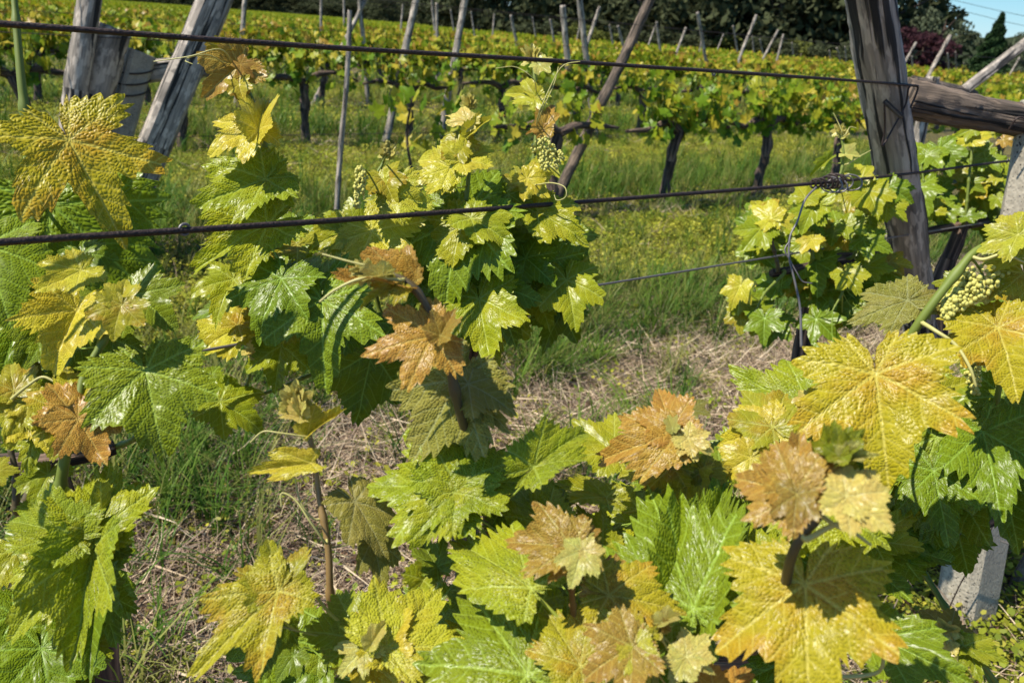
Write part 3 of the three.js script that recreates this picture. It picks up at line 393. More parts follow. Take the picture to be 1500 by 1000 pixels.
function tip(sk, size, seed) {                                      // folded young leaves round the growing point
  const s = shootOf[sk], e = s.end.clone().sub(s.base), d = s.end.clone().sub(s.line[70]).normalize(), q = rng(seed), gs = [];
  for (let i = 0; i < 7; i++) { const g = leafGeo({ fold: .9, crump: .2, wid: .7, wave: .1, cup: .3 }, seed + i, 5, 40, .01); const an = i * 2.4; const dir = d.clone().add(V(Math.cos(an), .2 * Math.sin(an * 2), Math.sin(an)).multiplyScalar(.35 + .4 * q())).normalize(); const qt = new THREE.Quaternion().setFromUnitVectors(V(0, 1, 0), dir); g.rotateY(an); const L = size * (.5 + .7 * q()); g.scale(L, L, L); g.applyQuaternion(qt); g.translate(e.x - d.x * .004, e.y - d.y * .004, e.z - d.z * .004); gs.push(g); }
  part('shoot_tip', mergeGeometries(gs), leafMats[seed % 2 ? 'P' : 'YG'][0], s.m);
}
tip('b1', .016, 301); tip('b2', .02, 303); tip('b3', .02, 305); tip('b4', .022, 307); tip('c2', .02, 309); tip('c3', .022, 312); tip('c4', .014, 313); tip('c5', .016, 315); tip('c6', .014, 317); tip('c8', .014, 319); tip('c9', .016, 321); tip('e2', .02, 323); tip('d4', .02, 325); tip('c1', .014, 327);
function flowers(sk, pts, r, n, seed, mat = M.bud) {
  const s = shootOf[sk], w = pts.map((c) => P(...c).sub(s.base)), curve = new THREE.CatmullRomCurve3(w), q = rng(seed), gs = [], bead = new THREE.IcosahedronGeometry(1, 1);
  for (let i = 0; i < n; i++) { const u = q(), c = curve.getPointAt(u), R = r * (1.05 - .75 * u) * Math.pow(q(), .45), a = q() * 6.283, b = Math.acos(2 * q() - 1), k = .0016 + .0009 * q(); gs.push(bead.clone().scale(k, k * 1.15, k).translate(c.x + R * Math.sin(b) * Math.cos(a), c.y + R * Math.cos(b), c.z + R * Math.sin(b) * Math.sin(a))); }
  const m = part('flower_cluster', mergeGeometries(gs), mat, s.m); const att = near(s.line, P(...pts[0])).clone().sub(s.base);
  part_stalk(m, [att, ...w], s);
}
function part_stalk(m, w, s) { const o = part('stalk', tube(w, [.0014, .0012, .0008], 6, 16), M.greenStem, s.m); return o; }
flowers('d1', [[1440, 405, .76], [1420, 432, .755], [1395, 448, .755], [1385, 462, .755]], .017, 330, 5); flowers('d1', [[1412, 402, .77], [1408, 428, .765], [1380, 445, .765]], .012, 160, 6); flowers('d1', [[1470, 400, .77], [1462, 420, .77], [1440, 440, .77]], .012, 120, 7); flowers('d2', [[1430, 520, .84], [1425, 545, .84], [1430, 575, .84]], .013, 120, 8);
flowers('b4', [[792, 212, 1.08], [800, 226, 1.075], [798, 246, 1.075]], .019, 170, 9); flowers('b2', [[530, 250, .99], [526, 275, .985], [522, 305, .985]], .01, 120, 11); flowers('b4', [[812, 218, 1.08], [818, 235, 1.08], [814, 246, 1.08]], .012, 60, 12); flowers('b2', [[566, 225, .985], [567, 218, .985], [568, 208, .985]], .006, 24, 13, leafMats.P[0]);
// ---------------------------------------------------------------- wires of the nearest row
const RWIRE = 'wires of the nearest trellis row';
function wireAlong(pts, r, m, label, group, name = 'trellis_wire') { const base = pts[0].clone(); return single(name, tube(pts.map((p) => p.clone().sub(base)), [r], 8, 160, .12, 3, 3), m, label, 'wire', group, base); }
const wireTop = [[-420, 6], [0, 35], [400, 64], [860, 92], [1290, 121], [1345, 126]].map(([x, y]) => onRow(x, y, .84 + x * .00006));
const wTop = wireAlong(wireTop, .0029, M.wire, 'rusty upper trellis wire stretched to the leaning wooden post', RWIRE);
const nLow = (x) => .755 + x * .000112;
const wireLow = [[-420, 388], [0, 355], [430, 327], [860, 295], [1190, 269], [1300, 258], [1500, 233], [1700, 211]].map(([x, y]) => onRow(x, y, nLow(x)));
const wLow = wireAlong(wireLow, .0034, M.wire, 'thick rusty lower trellis wire crossing in front of the leaves', RWIRE);
{ // clips on the wires
  const clip = (w, p, r) => { const g = new THREE.TorusGeometry(r, .0016, 6, 14); g.rotateY(Math.PI / 2 - .66); part('wire_clip', g, M.galv, w, p.clone().sub(w.position)); };
  clip(wTop, onRow(1046, 107, .903), .0045); clip(wLow, onRow(270, 336, nLow(270)), .0055); clip(wLow, onRow(1476, 236, nLow(1476)), .006);
}
wireAlong([[260, 520], [600, 460], [860, 420], [1120, 378], [1400, 333], [1560, 308]].map(([x, y]) => onRow(x, y, .95)), .0022, M.galv, 'thin grey lower wire at the height of the vine arms', RWIRE);
{ // twisted knot with its hanging tail
  const q = rng(9), c0 = onRow(1188, 269, nLow(1188)), c1 = onRow(1250, 262, nLow(1250)), k = thing('wire_knot', 'tangled knot of twisted wire with a long tail hanging from the lower wire', 'wire', c0);
  const d = c1.clone().sub(c0), coil = [], ax = d.clone().normalize(), n1 = V(0, 1, 0), n2 = ax.clone().cross(n1).normalize();
  for (let i = 0; i <= 90; i++) { const u = i / 90, a = u * 2 * Math.PI * 7, R = .0085 + .006 * smooth(.35, .5, u) * (1 - smooth(.75, .95, u)); coil.push(d.clone().multiplyScalar(u * .8).addScaledVector(n1, Math.cos(a) * R).addScaledVector(n2, Math.sin(a) * R)); }
  part('coil', tube(coil, [.0023], 6, 300), M.wire, k);
  const loops = []; for (let L = 0; L < 4; L++) { const c = d.clone().multiplyScalar(.45 + .16 * L).add(V(0, -.004 - .007 * q(), .006)), R = .013 + .011 * q(), t1 = V(q() - .5, q() - .5, 1).normalize(), t2 = t1.clone().cross(V(0, 1, .3)).normalize(), t3 = t1.clone().cross(t2); const pts = []; for (let i = 0; i <= 26; i++) { const a = i / 26 * Math.PI * 2.3; pts.push(c.clone().addScaledVector(t2, Math.cos(a) * R).addScaledVector(t3, Math.sin(a) * R * .7)); } loops.push(tube(pts, [.0018], 6, 50)); }
  part('loop', mergeGeometries(loops), M.galv, k);
  part('tail', tube([[1196, 274, 1.560], [1180, 292, 1.550], [1168, 325, 1.550], [1158, 345, 1.550], [1156, 375, 1.550], [1164, 410, 1.550], [1172, 450, 1.550], [1174, 508, 1.550]].map((c) => P(...c).sub(c0)), [.0022, .002, .0024, .003], 7, 60), M.galv, k);
  part('tail', tube([[1158, 352, 1.550], [1150, 365, 1.548], [1158, 382, 1.548], [1168, 400, 1.548], [1176, 412, 1.548], [1190, 415, 1.548]].map((c) => P(...c).sub(c0)), [.0014], 6, 40), M.galv, k);
}
// ---------------------------------------------------------------- posts
function roundPost(name, a, b, r0, r1, m, label, group, seed = 1, rough = .16) {     // a: foot, b: head
  const base = a.clone(), pts = []; const q = rng(seed); for (let i = 0; i <= 6; i++) pts.push(lerpV(a, b, i / 6).sub(base).add(V((q() - .5) * .012, 0, (q() - .5) * .012)));
  return single(name, tube(pts, [r0, lerp(r0, r1, .3), lerp(r0, r1, .6), r1, r1 * .96], 22, 70, rough, seed, .9), m, label, 'post', group, base);
}
function squarePost(name, a, b, w, d, m, label, category, group, turn = 0) {          // bevelled, along a-b
  const L = a.distanceTo(b), sh = new THREE.Shape(), c = w * .12, X = w / 2, Y = d / 2;
  sh.moveTo(-X + c, -Y).lineTo(X - c, -Y).lineTo(X, -Y + c).lineTo(X, Y - c).lineTo(X - c, Y).lineTo(-X + c, Y).lineTo(-X, Y - c).lineTo(-X, -Y + c).closePath();
  const g = new THREE.ExtrudeGeometry(sh, { depth: L, bevelEnabled: true, bevelSize: .004, bevelThickness: .006, bevelSegments: 2, steps: 24 });
  g.rotateZ(turn); const p = g.attributes.position; for (let i = 0; i < p.count; i++) { const k = (vnoise(p.getZ(i) * 6, Math.atan2(p.getY(i), p.getX(i)) * 2, 5) - .5) * .05; p.setX(i, p.getX(i) * (1 + k)); p.setY(i, p.getY(i) * (1 + k)); }
  const uv = g.attributes.uv; for (let i = 0; i < uv.count; i++) uv.setXY(i, (p.getX(i) + p.getY(i)) * 3, p.getZ(i) * 1.1);
  g.applyQuaternion(new THREE.Quaternion().setFromUnitVectors(V(0, 0, 1), b.clone().sub(a).normalize())); g.computeVertexNormals();
  return single(name, g, m, label, category, group, a);
}
const toGround = (top, low) => { const d = low.clone().sub(top); return low.clone().addScaledVector(d, -(low.y + .05) / d.y); };
{
  const top = onRow(1262, -60, .97), low = onRow(1342, 430, .99), foot = toGround(top, low);
  const post = roundPost('wooden_post', foot, top, .048, .05, M.wood, 'weathered grey wooden post leaning beside the end of a dark beam', null, 4, .14);
  const rel = (p) => p.sub(foot);
  const staple = (x, y, t) => part('staple', new THREE.TorusGeometry(.005, .0016, 6, 12), M.wire, post, rel(P(x, y, t)));
  const tf = (x, y) => onRow(x, y, .925).distanceTo(EYE) / ray(x, y).length();
  staple(1302, 262, tf(1302, 262)); staple(1318, 261, tf(1318, 261));
  part('wire_tie', tube([[1296, 150], [1296, 195], [1292, 215], [1310, 185], [1328, 150], [1332, 128], [1345, 128], [1334, 158]].map(([x, y]) => rel(P(x, y, tf(x, y) - .012))), [.0022], 6, 60), M.wire, post);
  part('peg', tube([rel(P(1296, 148, tf(1296, 148) + .01)), rel(P(1322, 172, tf(1322, 172) - .05))], [.006, .005], 8, 6), M.darkWood, post);
  // concrete post at the end of the beam
  const cf = P(1416, 905, 2.24), ct = P(1546, 150, 1.94); cf.y = -.05;
  const cp = squarePost('concrete_post', cf, ct, .125, .11, M.concrete, 'pale pitted concrete post at the end of the dark beam', 'post', null, .5);
  const rc = (x, y, t) => P(x, y, t).sub(cf);
  part('wire_tie', tube([rc(1478, 190, 1.9), rc(1492, 172, 1.88), rc(1512, 180, 1.88), rc(1520, 200, 1.9)], [.0026], 6, 24), M.wire, cp);
  part('wire_tie', tube([rc(1384, 905, 2.15), rc(1410, 850, 2.1), rc(1440, 800, 2.07), rc(1456, 768, 2.06)], [.0018], 6, 24), M.wire, cp);
  part('wire_end', tube([rc(1466, 792, 2.1), rc(1484, 798, 2.06)], [.003], 7, 6), M.galv, cp);
  const wb = roundPost('wooden_beam', P(1322, 143, 1.86), P(1540, 186, 2.0), .043, .04, M.darkWood, 'dark cracked wooden beam between the leaning post and the concrete post', null, 14, .2); wb.userData.category = 'beam';
  const s0 = P(1492, 880, 2.42); s0.y = -.04; squarePost('wooden_strut', s0, P(1650, 600, 2.2), .07, .07, M.darkWood, 'dark timber strut rising beside the foot of the concrete post', 'strut', null, .4);
}
{ // end posts of the second row, at the left
  const n = 5.0, G2 = 'timber end posts of the second row';
  const pp = (x, y, dn = 0) => onRow(x, y, n + dn);
  const mk = (x0, y0, x1, y1, dn) => [pp(x0, y0, dn), toGround(pp(x0, y0, dn), pp(x1, y1, dn))];
  let [t, f] = mk(138, -45, 112, 130, 0); roundPost('wooden_post', f, t, .068, .062, M.greyWood, 'tall grey post with one bright side, tallest of the left post group', null, 21, .1);
  [t, f] = mk(166, 40, 140, 130, .1); roundPost('wooden_post', f, t, .11, .1, M.greyWood, 'thick short greenish post beside the tallest left post', null, 22, .12);
  [t, f] = mk(206, 78, 178, 178, .15); const sp = squarePost('concrete_post', f, t, .13, .13, M.concrete, 'short square concrete post wrapped with two turns of wire', 'post', null, .4);
  for (const [y, r] of [[102, .09], [118, .092], [134, .09]]) { const c = pp(206 - (y - 78) * .28, y, .15).sub(f), g = new THREE.TorusGeometry(r, .005, 6, 24); g.rotateX(Math.PI / 2 + .2); part('wire_wrap', g, M.wire, sp, c); }
  [t, f] = mk(324, -25, 205, 262, -.3); squarePost('wooden_strut', f, t, .15, .13, M.greyWood, 'square grey timber strut leaning across the left post group', 'strut', null, .2);
  squarePost('wooden_beam', pp(212, 105, .2), pp(300, 96, .2), .14, .12, M.greyWood, 'short grey crossbeam between the square post and the leaning strut', 'beam', null, .2);
  [t, f] = mk(514, 15, 497, 250, 0); const st = roundPost('wooden_stake', f, t, .02, .016, M.greyWood, 'thin bare wooden stake standing alone in the second row', null, 23, .2);
  // leaning strut and posts at the middle gap of the row
  [t, f] = mk(962, -20, 892, 128, .2); roundPost('wooden_strut', f, t, .05, .045, M.darkWood, 'dark leaning strut rising from the second row foliage', null, 24, .15);
  [t, f] = [pp(1512, 62, -.2), toGround(pp(1512, 62, -.2), pp(1412, 140, -.2))]; 
}
{ // right: beam, stump and slanting strut of the row behind
  const n = 3.1, p = (x, y) => onRow(x, y, n);
  squarePost('wooden_strut', p(1408, 136), p(1530, 42), .07, .07, M.greyWood, 'pale slanting strut above the dark beam', 'strut', null, .3);
  squarePost('wooden_beam', p(1338, 120), p(1425, 138), .07, .07, M.darkWood, 'far dark beam carrying the slanting strut', 'beam', null, .3);
  const t = p(1368, 112), f = t.clone(); f.y = -.05; roundPost('wooden_stump', f, t, .06, .05, M.greyWood, 'pale rounded post top behind the dark beam', null, 31, .1);
}
// ---------------------------------------------------------------- rows behind: vines
const LOW = []; for (let i = 0; i < 3; i++) LOW.push(leafGeo({ lob: .4 + .2 * i, fold: .2, droop: .3, wave: .1, nteeth: 9, teeth: 1.3 }, 900 + i, 2, 22, 0));
const flat = (c, tr = .36) => new THREE.MeshPhysicalMaterial({ color: C(...c), roughness: 1, specularIntensity: .1, transmission: tr, thickness: 0, side: THREE.DoubleSide, clearcoat: .35, clearcoatRoughness: .36 });
const ROWMAT = [flat([.095, .18, .008]), flat([.135, .225, .009]), flat([.21, .27, .01]), flat([.33, .33, .018]), flat([.44, .36, .03]), flat([.36, .22, .03])];
const tone = (q, high) => { const k = q() * .75 + high * .45; return k < .3 ? 0 : k < .48 ? 1 : k < .66 ? 2 : k < .84 ? 3 : k < 1.04 ? 4 : 5; };
const ALONG = Math.atan2(-RD.z, RD.x);
function vineFrame(g, q, s) {                                        // trunk and two arms, along the row (local x)
  const h = .72 * s, lean = (q() - .5) * .22, t = [V(0, -.04, 0), V(lean * .4, h * .3, (q() - .5) * .06), V(lean * .2 + (q() - .5) * .1, h * .65, (q() - .5) * .08), V(lean, h, 0)];
  part('trunk', tube(t, [.062, .05, .046, .055, .05], 9, 18, .5, Math.floor(q() * 99), 2), M.bark, g);
  const arms = []; for (const sd of [-1, 1]) { const a = [t[3].clone(), V(lean + sd * .16, h + .04 + .06 * q(), (q() - .5) * .06), V(lean + sd * .4, h + .02 + .1 * q(), (q() - .5) * .08), V(lean + sd * .68, h + .08 * q(), (q() - .5) * .08)]; arms.push(a); part('arm', tube(a, [.045, .033, .026, .014], 8, 14, .45, Math.floor(q() * 99), 2), M.bark, g); }
  return arms.map((a) => new THREE.CatmullRomCurve3(a));
}
function leafPose(q, p, size) { const e = new THREE.Euler((q() - .5) * 1.8 - .9, q() * 6.283, (q() - .5) * 1.6); const o = new THREE.Object3D(); o.position.copy(p); o.rotation.copy(e); o.scale.setScalar(size); o.updateMatrix(); return o; }
function shootsOf(q, curves, n, len, fn) {
  for (let i = 0; i < n; i++) {
    const c = curves[i % 2].getPoint(.08 + .92 * q()), d = V((q() - .5) * .6, 1, (q() - .5) * 1.0).normalize(), L = len * (.7 + .5 * q()), droop = .3 * q();
    const pts = []; for (let k = 0; k <= 4; k++) { const u = k / 4; pts.push(c.clone().addScaledVector(d, L * u).add(V(0, -droop * L * u * u, (d.z * droop) * L * u * u))); }
    fn(pts, i);
  }
}
function detailedVine(base, seed, nshoot, per, len, label, group) {
  const q = rng(seed), g = thing('grapevine', label, 'grapevine', base, group); g.rotation.y = ALONG;
  const arms = vineFrame(g, q, .95 + .1 * q());
  shootsOf(q, arms, nshoot, len, (pts) => {
    const sh = part('shoot', tube(pts, [.005, .004, .002], 5, 6), M.greenStem, g), cv = new THREE.CatmullRomCurve3(pts);
    for (let k = 0; k < per; k++) {
      const u = Math.pow((k + q() * .7) / per, .9), p = cv.getPoint(u), young = u > .8, size = (young ? .045 + .03 * q() : .07 + .045 * q());
      p.add(V((q() - .5) * .16, (q() - .78) * .24, (q() - .5) * .2)); const o = leafPose(q, p, size);
      const m = part('leaf', LOW[Math.floor(q() * 3)], ROWMAT[tone(q, u)], sh); m.position.copy(o.position); m.rotation.copy(o.rotation); m.scale.copy(o.scale);
    }
  });
  return g;
}
// foliage of one vine as one mesh, for rows where leaves are a few pixels
function massGeo(seed, n, len) {
  const q = rng(seed), curves = [-1, 1].map((sd) => new THREE.CatmullRomCurve3([V(0, .72, 0), V(sd * .3, .78, 0), V(sd * .74, .76, 0)])), byTone = [[], [], [], [], [], []];
  shootsOf(q, curves, 22, len, (pts) => { const cv = new THREE.CatmullRomCurve3(pts); for (let k = 0; k < n / 22; k++) { const u = Math.pow(q(), .85), p = cv.getPoint(u).add(V((q() - .5) * .2, (q() - .75) * .22, (q() - .5) * .26)); const o = leafPose(q, p, .07 + .05 * q()); byTone[tone(q, u)].push(LOWEST.clone().applyMatrix4(o.matrix)); } });
  return byTone.map((l) => (l.length ? mergeGeometries(l) : null));
}
const LOWEST = leafGeo({ lob: .5, fold: .25, droop: .3, wave: .08, teeth: 0 }, 950, 1, 12, 0);
function massVine(name, base, v, label, group, q) {
  const g = thing(name, label, 'grapevine', base, group); g.rotation.y = ALONG + (q() < .5 ? Math.PI : 0); g.scale.set(1, .94 + .12 * q(), 1);
  part('trunk', v.trunk, M.bark, g); v.mass.forEach((m, i) => { if (m) part('foliage', m, ROWMAT[i], g).userData.kind = 'stuff'; });
  return g;
}
const inView = (p, mx = 120) => { const [x, y, z] = toPix(p); return z > 0 && x > -mx && x < 1500 + mx && y > -200; };
{
  // second row
  const r2 = rng(5); let k = 0;
  for (let s = 5.65; s < 15; s += 1.43) detailedVine(rowPoint(s, 5.0), 40 + k, 16, 13, .48, k++ === 0 ? 'gnarled vine by the leaning dark strut, first full one of the second row' : 'gnarled green vine of the second row beyond the tall grass', k === 1 ? null : 'full vines of the second row');
  detailedVine(rowPoint(4.25, 5.05), 61, 6, 9, .34, 'sparse young vine in the second row gap with bronze tips');
  // young vine by the stake
  { const b = rowPoint(2.9, 5.1), q = rng(71), g = thing('young_grapevine', 'young low vine with few bright green leaves near the thin bare stake', 'grapevine', b); part('trunk', tube([V(0, -.03, 0), V(.03, .4, .02), V(-.02, .75, 0), V(.02, 1.0, 0)], [.016, .013, .011, .007], 7, 12, .3, 3, 2), M.bark, g);
    const sh = part('shoot', tube([V(-.02, .7, 0), V(.12, .85, .05), V(.28, .95, 0)], [.005, .004, .002], 5, 8), M.greenStem, g);
    for (let i = 0; i < 34; i++) { const o = leafPose(q, V((q() - .35) * .7, .62 + .42 * q(), (q() - .5) * .3), .07 + .05 * q()); const m = part('leaf', LOW[i % 3], ROWMAT[tone(q, q() * .8)], sh); m.position.copy(o.position); m.rotation.copy(o.rotation); m.scale.copy(o.scale); } }
  // third row, leaf by leaf
  for (let s = 3.75 - 1.43 * 3, i = 0; s < 24; s += 1.43, i++) { const b = rowPoint(s, 9.1); if (!inView(b)) continue; detailedVine(b, 140 + i, 15, 9, .5, 'green vine with dark trunk in the third row behind mown grass', 'vines of the third row'); }
  // farther rows
  const vars = []; for (let i = 0; i < 5; i++) { const q = rng(300 + i), tg = new THREE.Group(); vineFrame(tg, q, 1); vars.push({ trunk: mergeGeometries(tg.children.map((c) => c.geometry)), mass: massGeo(310 + i, 300, .46) }); }
  const q = rng(8), rest = []; let cnt = 0;
  const ORD = ['fourth', 'fifth', 'sixth', 'seventh', 'eighth', 'ninth', 'tenth', 'eleventh'];
  for (let row = 0; row < 44; row++) {
    const n = 13.2 + row * 4.1;
    for (let s = -20; s < 190; s += 1.43) {
      const b = rowPoint(s + .4 * (row % 3), n); if (!inView(b, 40) || b.length() > 190) continue;
      if (row < 8 && cnt < 270) { cnt++; massVine('grapevine', b, vars[Math.floor(q() * 5)], `small distant vine in the ${ORD[row]} row of the vineyard`, `vines of the ${ORD[row]} row`, q); }
      else rest.push(b);
    }
  }
  const all = mergeGeometries(vars[1].mass.filter((m, i) => m && i > 0 && i < 3)), ally = mergeGeometries(vars[2].mass.filter((m, i) => m && i > 2));
  const far = new THREE.Group(); far.name = 'far_vine_rows'; tag(far, 'mass of distant vine rows fading into the trees', 'vineyard', null, 'stuff'); scene.add(far);
  [[all, ROWMAT[2]], [ally, ROWMAT[3]]].forEach(([g, m], gi) => { const im = new THREE.InstancedMesh(g, m, rest.length), o = new THREE.Object3D(); rest.forEach((b, i) => { o.position.copy(b); o.rotation.y = ALONG + (i % 2 ? Math.PI : 0); o.scale.set(1, .95 + .1 * hash(i, 4), 1); o.updateMatrix(); im.setMatrixAt(i, o.matrix); }); im.name = gi ? 'yellow_foliage' : 'green_foliage'; im.userData.kind = 'stuff'; far.add(im); });
  console.log('vines', cnt, 'rest', rest.length);
  // wires of rows behind
  for (const [n, hs, nm] of [[5, [.76, 1.3, 1.62], 'second'], [9.1, [.78, 1.35, 1.7], 'third'], [13.2, [1.72], 'fourth']]) hs.forEach((h, i) => { const a = rowPoint(n === 5 ? .4 : -6, n, h), b = rowPoint(26, n, h); wireAlong([a, lerpV(a, b, .33).add(V(0, -.015, 0)), lerpV(a, b, .66).add(V(0, -.01, 0)), b], .0022, M.wire, `thin ${['low', 'middle', 'high'][hs.length === 1 ? 2 : i]} wire of the ${nm} row`, 'wires of the rows behind'); });
}
// posts standing above the far foliage: pixel of head, pixel at the leaf tops, row
{
  const list = [[526, -10, 530, 38, 13.2], [612, -14, 598, 52, 9.1], [545, -20, 520, 30, 13.2], [640, 4, 640, 40, 17.3], [684, -16, 672, 50, 9.1], [632, -5, 636, 35, 21.4], [748, 22, 756, 58, 17.3], [824, 8, 829, 62, 9.1], [846, -22, 857, 70, 9.1], [878, 10, 862, 58, 13.2], [806, 28, 810, 52, 21.4], [905, 38, 913, 68, 17.3], [893, 36, 897, 60, 25.5], [962, 32, 966, 66, 17.3], [1022, 18, 1032, 78, 13.2], [1005, 40, 992, 76, 17.3], [1074, 38, 1080, 72, 21.4], [1108, 22, 1084, 84, 13.2], [1140, 44, 1118, 86, 17.3], [1148, 50, 1140, 82, 17.3], [1102, 52, 1105, 80, 25.5], [1113, 57, 1118, 78, 25.5], [960, 38, 950, 66, 25.5], [590, 6, 588, 34, 29], [470, -8, 470, 22, 21.4], [503, -6, 504, 26, 25.5], [360, -14, 357, 22, 13.2], [724, 20, 722, 48, 29], [780, 24, 784, 50, 33], [1060, 50, 1052, 70, 33], [1226, 70, 1232, 92, 21.4], [1238, 68, 1240, 92, 25.5], [1246, 66, 1250, 94, 25.5], [1256, 62, 1260, 96, 21.4], [1252, 74, 1246, 92, 33], [1342, 62, 1322, 98, 13.2], [1392, 52, 1358, 116, 9.1], [1388, 78, 1391, 108, 17.3], [1400, 76, 1402, 106, 21.4], [1412, 92, 1414, 108, 25.5], [1422, 84, 1426, 108, 21.4], [1436, 88, 1440, 110, 25.5], [1446, 86, 1450, 112, 25.5], [1460, 90, 1462, 112, 29], [1494, 84, 1476, 116, 17.3], [1336, 82, 1337, 100, 21.4], [1215, 74, 1217, 90, 29], [1160, 62, 1163, 84, 29], [1178, 64, 1172, 86, 33], [1200, 70, 1204, 88, 33], [1030, 48, 1026, 68, 33], [850, 30, 846, 56, 29], [690, 16, 694, 44, 33], [1478, 92, 1470, 112, 33], [925, 44, 935, 66, 33], [660, 14, 664, 40, 37]];
  list.forEach(([x0, y0, x1, y1, n], i) => {
    const t = onRow(x0, y0, n + .1), l = onRow(x1, y1, n + .1), f = t.y > l.y + .05 ? toGround(t, l) : V(t.x, -.05, t.z); const lean = Math.abs(x1 - x0) > 11, w = n < 10 ? .05 : .042;
    roundPost('wooden_post', f, t, w, w * .9, i % 3 ? M.greyWood : M.wood, lean ? 'slanting grey brace post rising out of the distant vine rows' : 'upright grey post standing above the distant vine rows', lean ? 'slanting brace posts in the far rows' : 'upright posts in the far rows', 60 + i, .1);
  });
}
// ---------------------------------------------------------------- ground cover: grass, clover, straw
{
  const blade = (q, h, w, lean, seg) => { const pos = [], uv = [], idx = [], a = q() * 6.283, dx = Math.cos(a), dz = Math.sin(a), ox = (q() - .5) * .08, oz = (q() - .5) * .08; for (let i = 0; i <= seg; i++) { const u = i / seg, ww = w * (1 - u * .9), l = lean * u * u * h, y = h * (u - .25 * lean * u * u * u); pos.push(ox + dx * l - dz * ww, y, oz + dz * l + dx * ww, ox + dx * l + dz * ww, y, oz + dz * l - dx * ww); uv.push(0, u, 1, u); } for (let i = 0; i < seg; i++) { const b = i * 2; idx.push(b, b + 1, b + 2, b + 1, b + 3, b + 2); } const g = new THREE.BufferGeometry(); g.setAttribute('position', new THREE.Float32BufferAttribute(pos, 3)); g.setAttribute('uv', new THREE.Float32BufferAttribute(uv, 2)); g.setIndex(idx); g.computeVertexNormals(); return g; };
  const tuft = (seed, n, h, w, lean) => { const q = rng(seed), l = []; for (let i = 0; i < n; i++) l.push(blade(q, h * (.5 + .6 * q()), w * (.7 + .6 * q()), lean * (.3 + q()), 4)); return mergeGeometries(l); };
  const weed = (seed, n, R, h, s) => { const q = rng(seed), l = []; for (let i = 0; i < n; i++) { const g = new THREE.CircleGeometry(s * (.6 + .7 * q()), 5); g.scale(1, .7, 1); g.rotateX(-Math.PI / 2 + (q() - .5) * 1.3); g.rotateZ((q() - .5) * 1.2); g.rotateY(q() * 6.28); g.translate((q() - .5) * 2 * R, h * Math.pow(q(), .6), (q() - .5) * 2 * R); l.push(g); } return mergeGeometries(l); };
  const straw = (seed, n) => { const q = rng(seed), l = []; for (let i = 0; i < n; i++) { const g = blade(q, .06 + .12 * q(), .0016 + .0012 * q(), .5 * q(), 3); g.rotateX(Math.PI / 2 - .12 - .35 * q() * q()); g.rotateY(q() * 6.283); g.translate((q() - .5) * .22, .004 + .03 * q() * q(), (q() - .5) * .22); l.push(g); } return mergeGeometries(l); };
  const gm = (tr) => new THREE.MeshPhysicalMaterial({ color: C(1, 1, 1), roughness: 1, specularIntensity: .1, transmission: tr, thickness: 0, clearcoat: .18, clearcoatRoughness: .4, side: THREE.DoubleSide });
  const grassM = gm(.3), strawM = new THREE.MeshStandardMaterial({ color: C(1, 1, 1), roughness: .8, side: THREE.DoubleSide });
  const KINDS = {
    tall: { geos: [tuft(1, 16, .26, .0042, .8), tuft(2, 16, .22, .004, 1.0)], m: grassM, name: 'tall_grass', label: 'dark green tufts of long strappy grass', cols: [[.055, .12, .012], [.08, .155, .016], [.12, .185, .022], [.21, .21, .05]] },
    short: { geos: [tuft(3, 22, .09, .003, .9), tuft(4, 22, .075, .0028, 1.1)], m: grassM, name: 'short_grass', label: 'short yellow green grass between the rows', cols: [[.19, .21, .025], [.26, .26, .03], [.34, .31, .06], [.13, .17, .02]] },
    weed: { geos: [weed(5, 34, .11, .085, .011), weed(6, 34, .11, .06, .009)], m: grassM, name: 'clover', label: 'low yellow green clover and small leafed weeds', cols: [[.22, .25, .02], [.30, .30, .028], [.15, .19, .018], [.4, .37, .045]] },
    straw: { geos: [straw(7, 26), straw(8, 26)], m: strawM, name: 'dry_straw', label: 'dry tan straw lying on the soil of the vine strip', cols: [[.42, .31, .19], [.34, .24, .15], [.55, .43, .28], [.22, .15, .10]] },
  };
  const spots = { tall: [], short: [], weed: [], straw: [] }, q = rng(21);
  const near0 = (n, s) => { // shares of straw, tall, short, weed at a place
    const w = fbm(n * 1.3 + 30, s * 1.3 + 30, 6, 3) - .5, c = n + w * .9, per = ((c - 5.0) % 4.1 + 4.1) % 4.1;   // 0 under a row
    if (c < 2.55) { const right = smooth(1.7, 2.0, s) * (1 - smooth(.9, 1.4, n)); const g = smooth(.52, .7, fbm(n * 2.2 + 9, s * 2.2 + 4, 12, 3)); return right > .5 ? [.1, 0, .05, 1] : [1, .28 * g + .02, .08 + .15 * g, .12]; }
    if (c < 3.2) return [.8, .45, .25, .15];
    if (per < .35 || per > 3.85) return [.3, .2, .5, .3];
    if (per < 1.5) return [.05, .75, .7, .3];
    return [.03, .07, .75, .85];
  };
  const cell = (s0, s1, n0, n1, step, scale) => {
    for (let s = s0; s < s1; s += step) for (let n = n0; n < n1; n += step) {
      const S = s + (q() - .5) * step * 1.4, N = n + (q() - .5) * step * 1.4, p = rowPoint(S, N), sh = near0(N, S);
      const [x, y, z] = toPix(p); const a = q(), b = q(), c = q(), d = q(), e = q(); if (z < .3 || x < -150 || x > 1650 || y > 1250) continue;
      p.y = groundH(p.x, p.z);
      const put = (k) => spots[k].push([p.x + (q() - .5) * step, p.y, p.z + (q() - .5) * step, scale * (.75 + .5 * e)]);
      if (a < sh[0]) put('straw'); if (b < sh[1]) put('tall'); if (c < sh[2]) put('short'); if (d < sh[3]) put('weed');
    }
  };
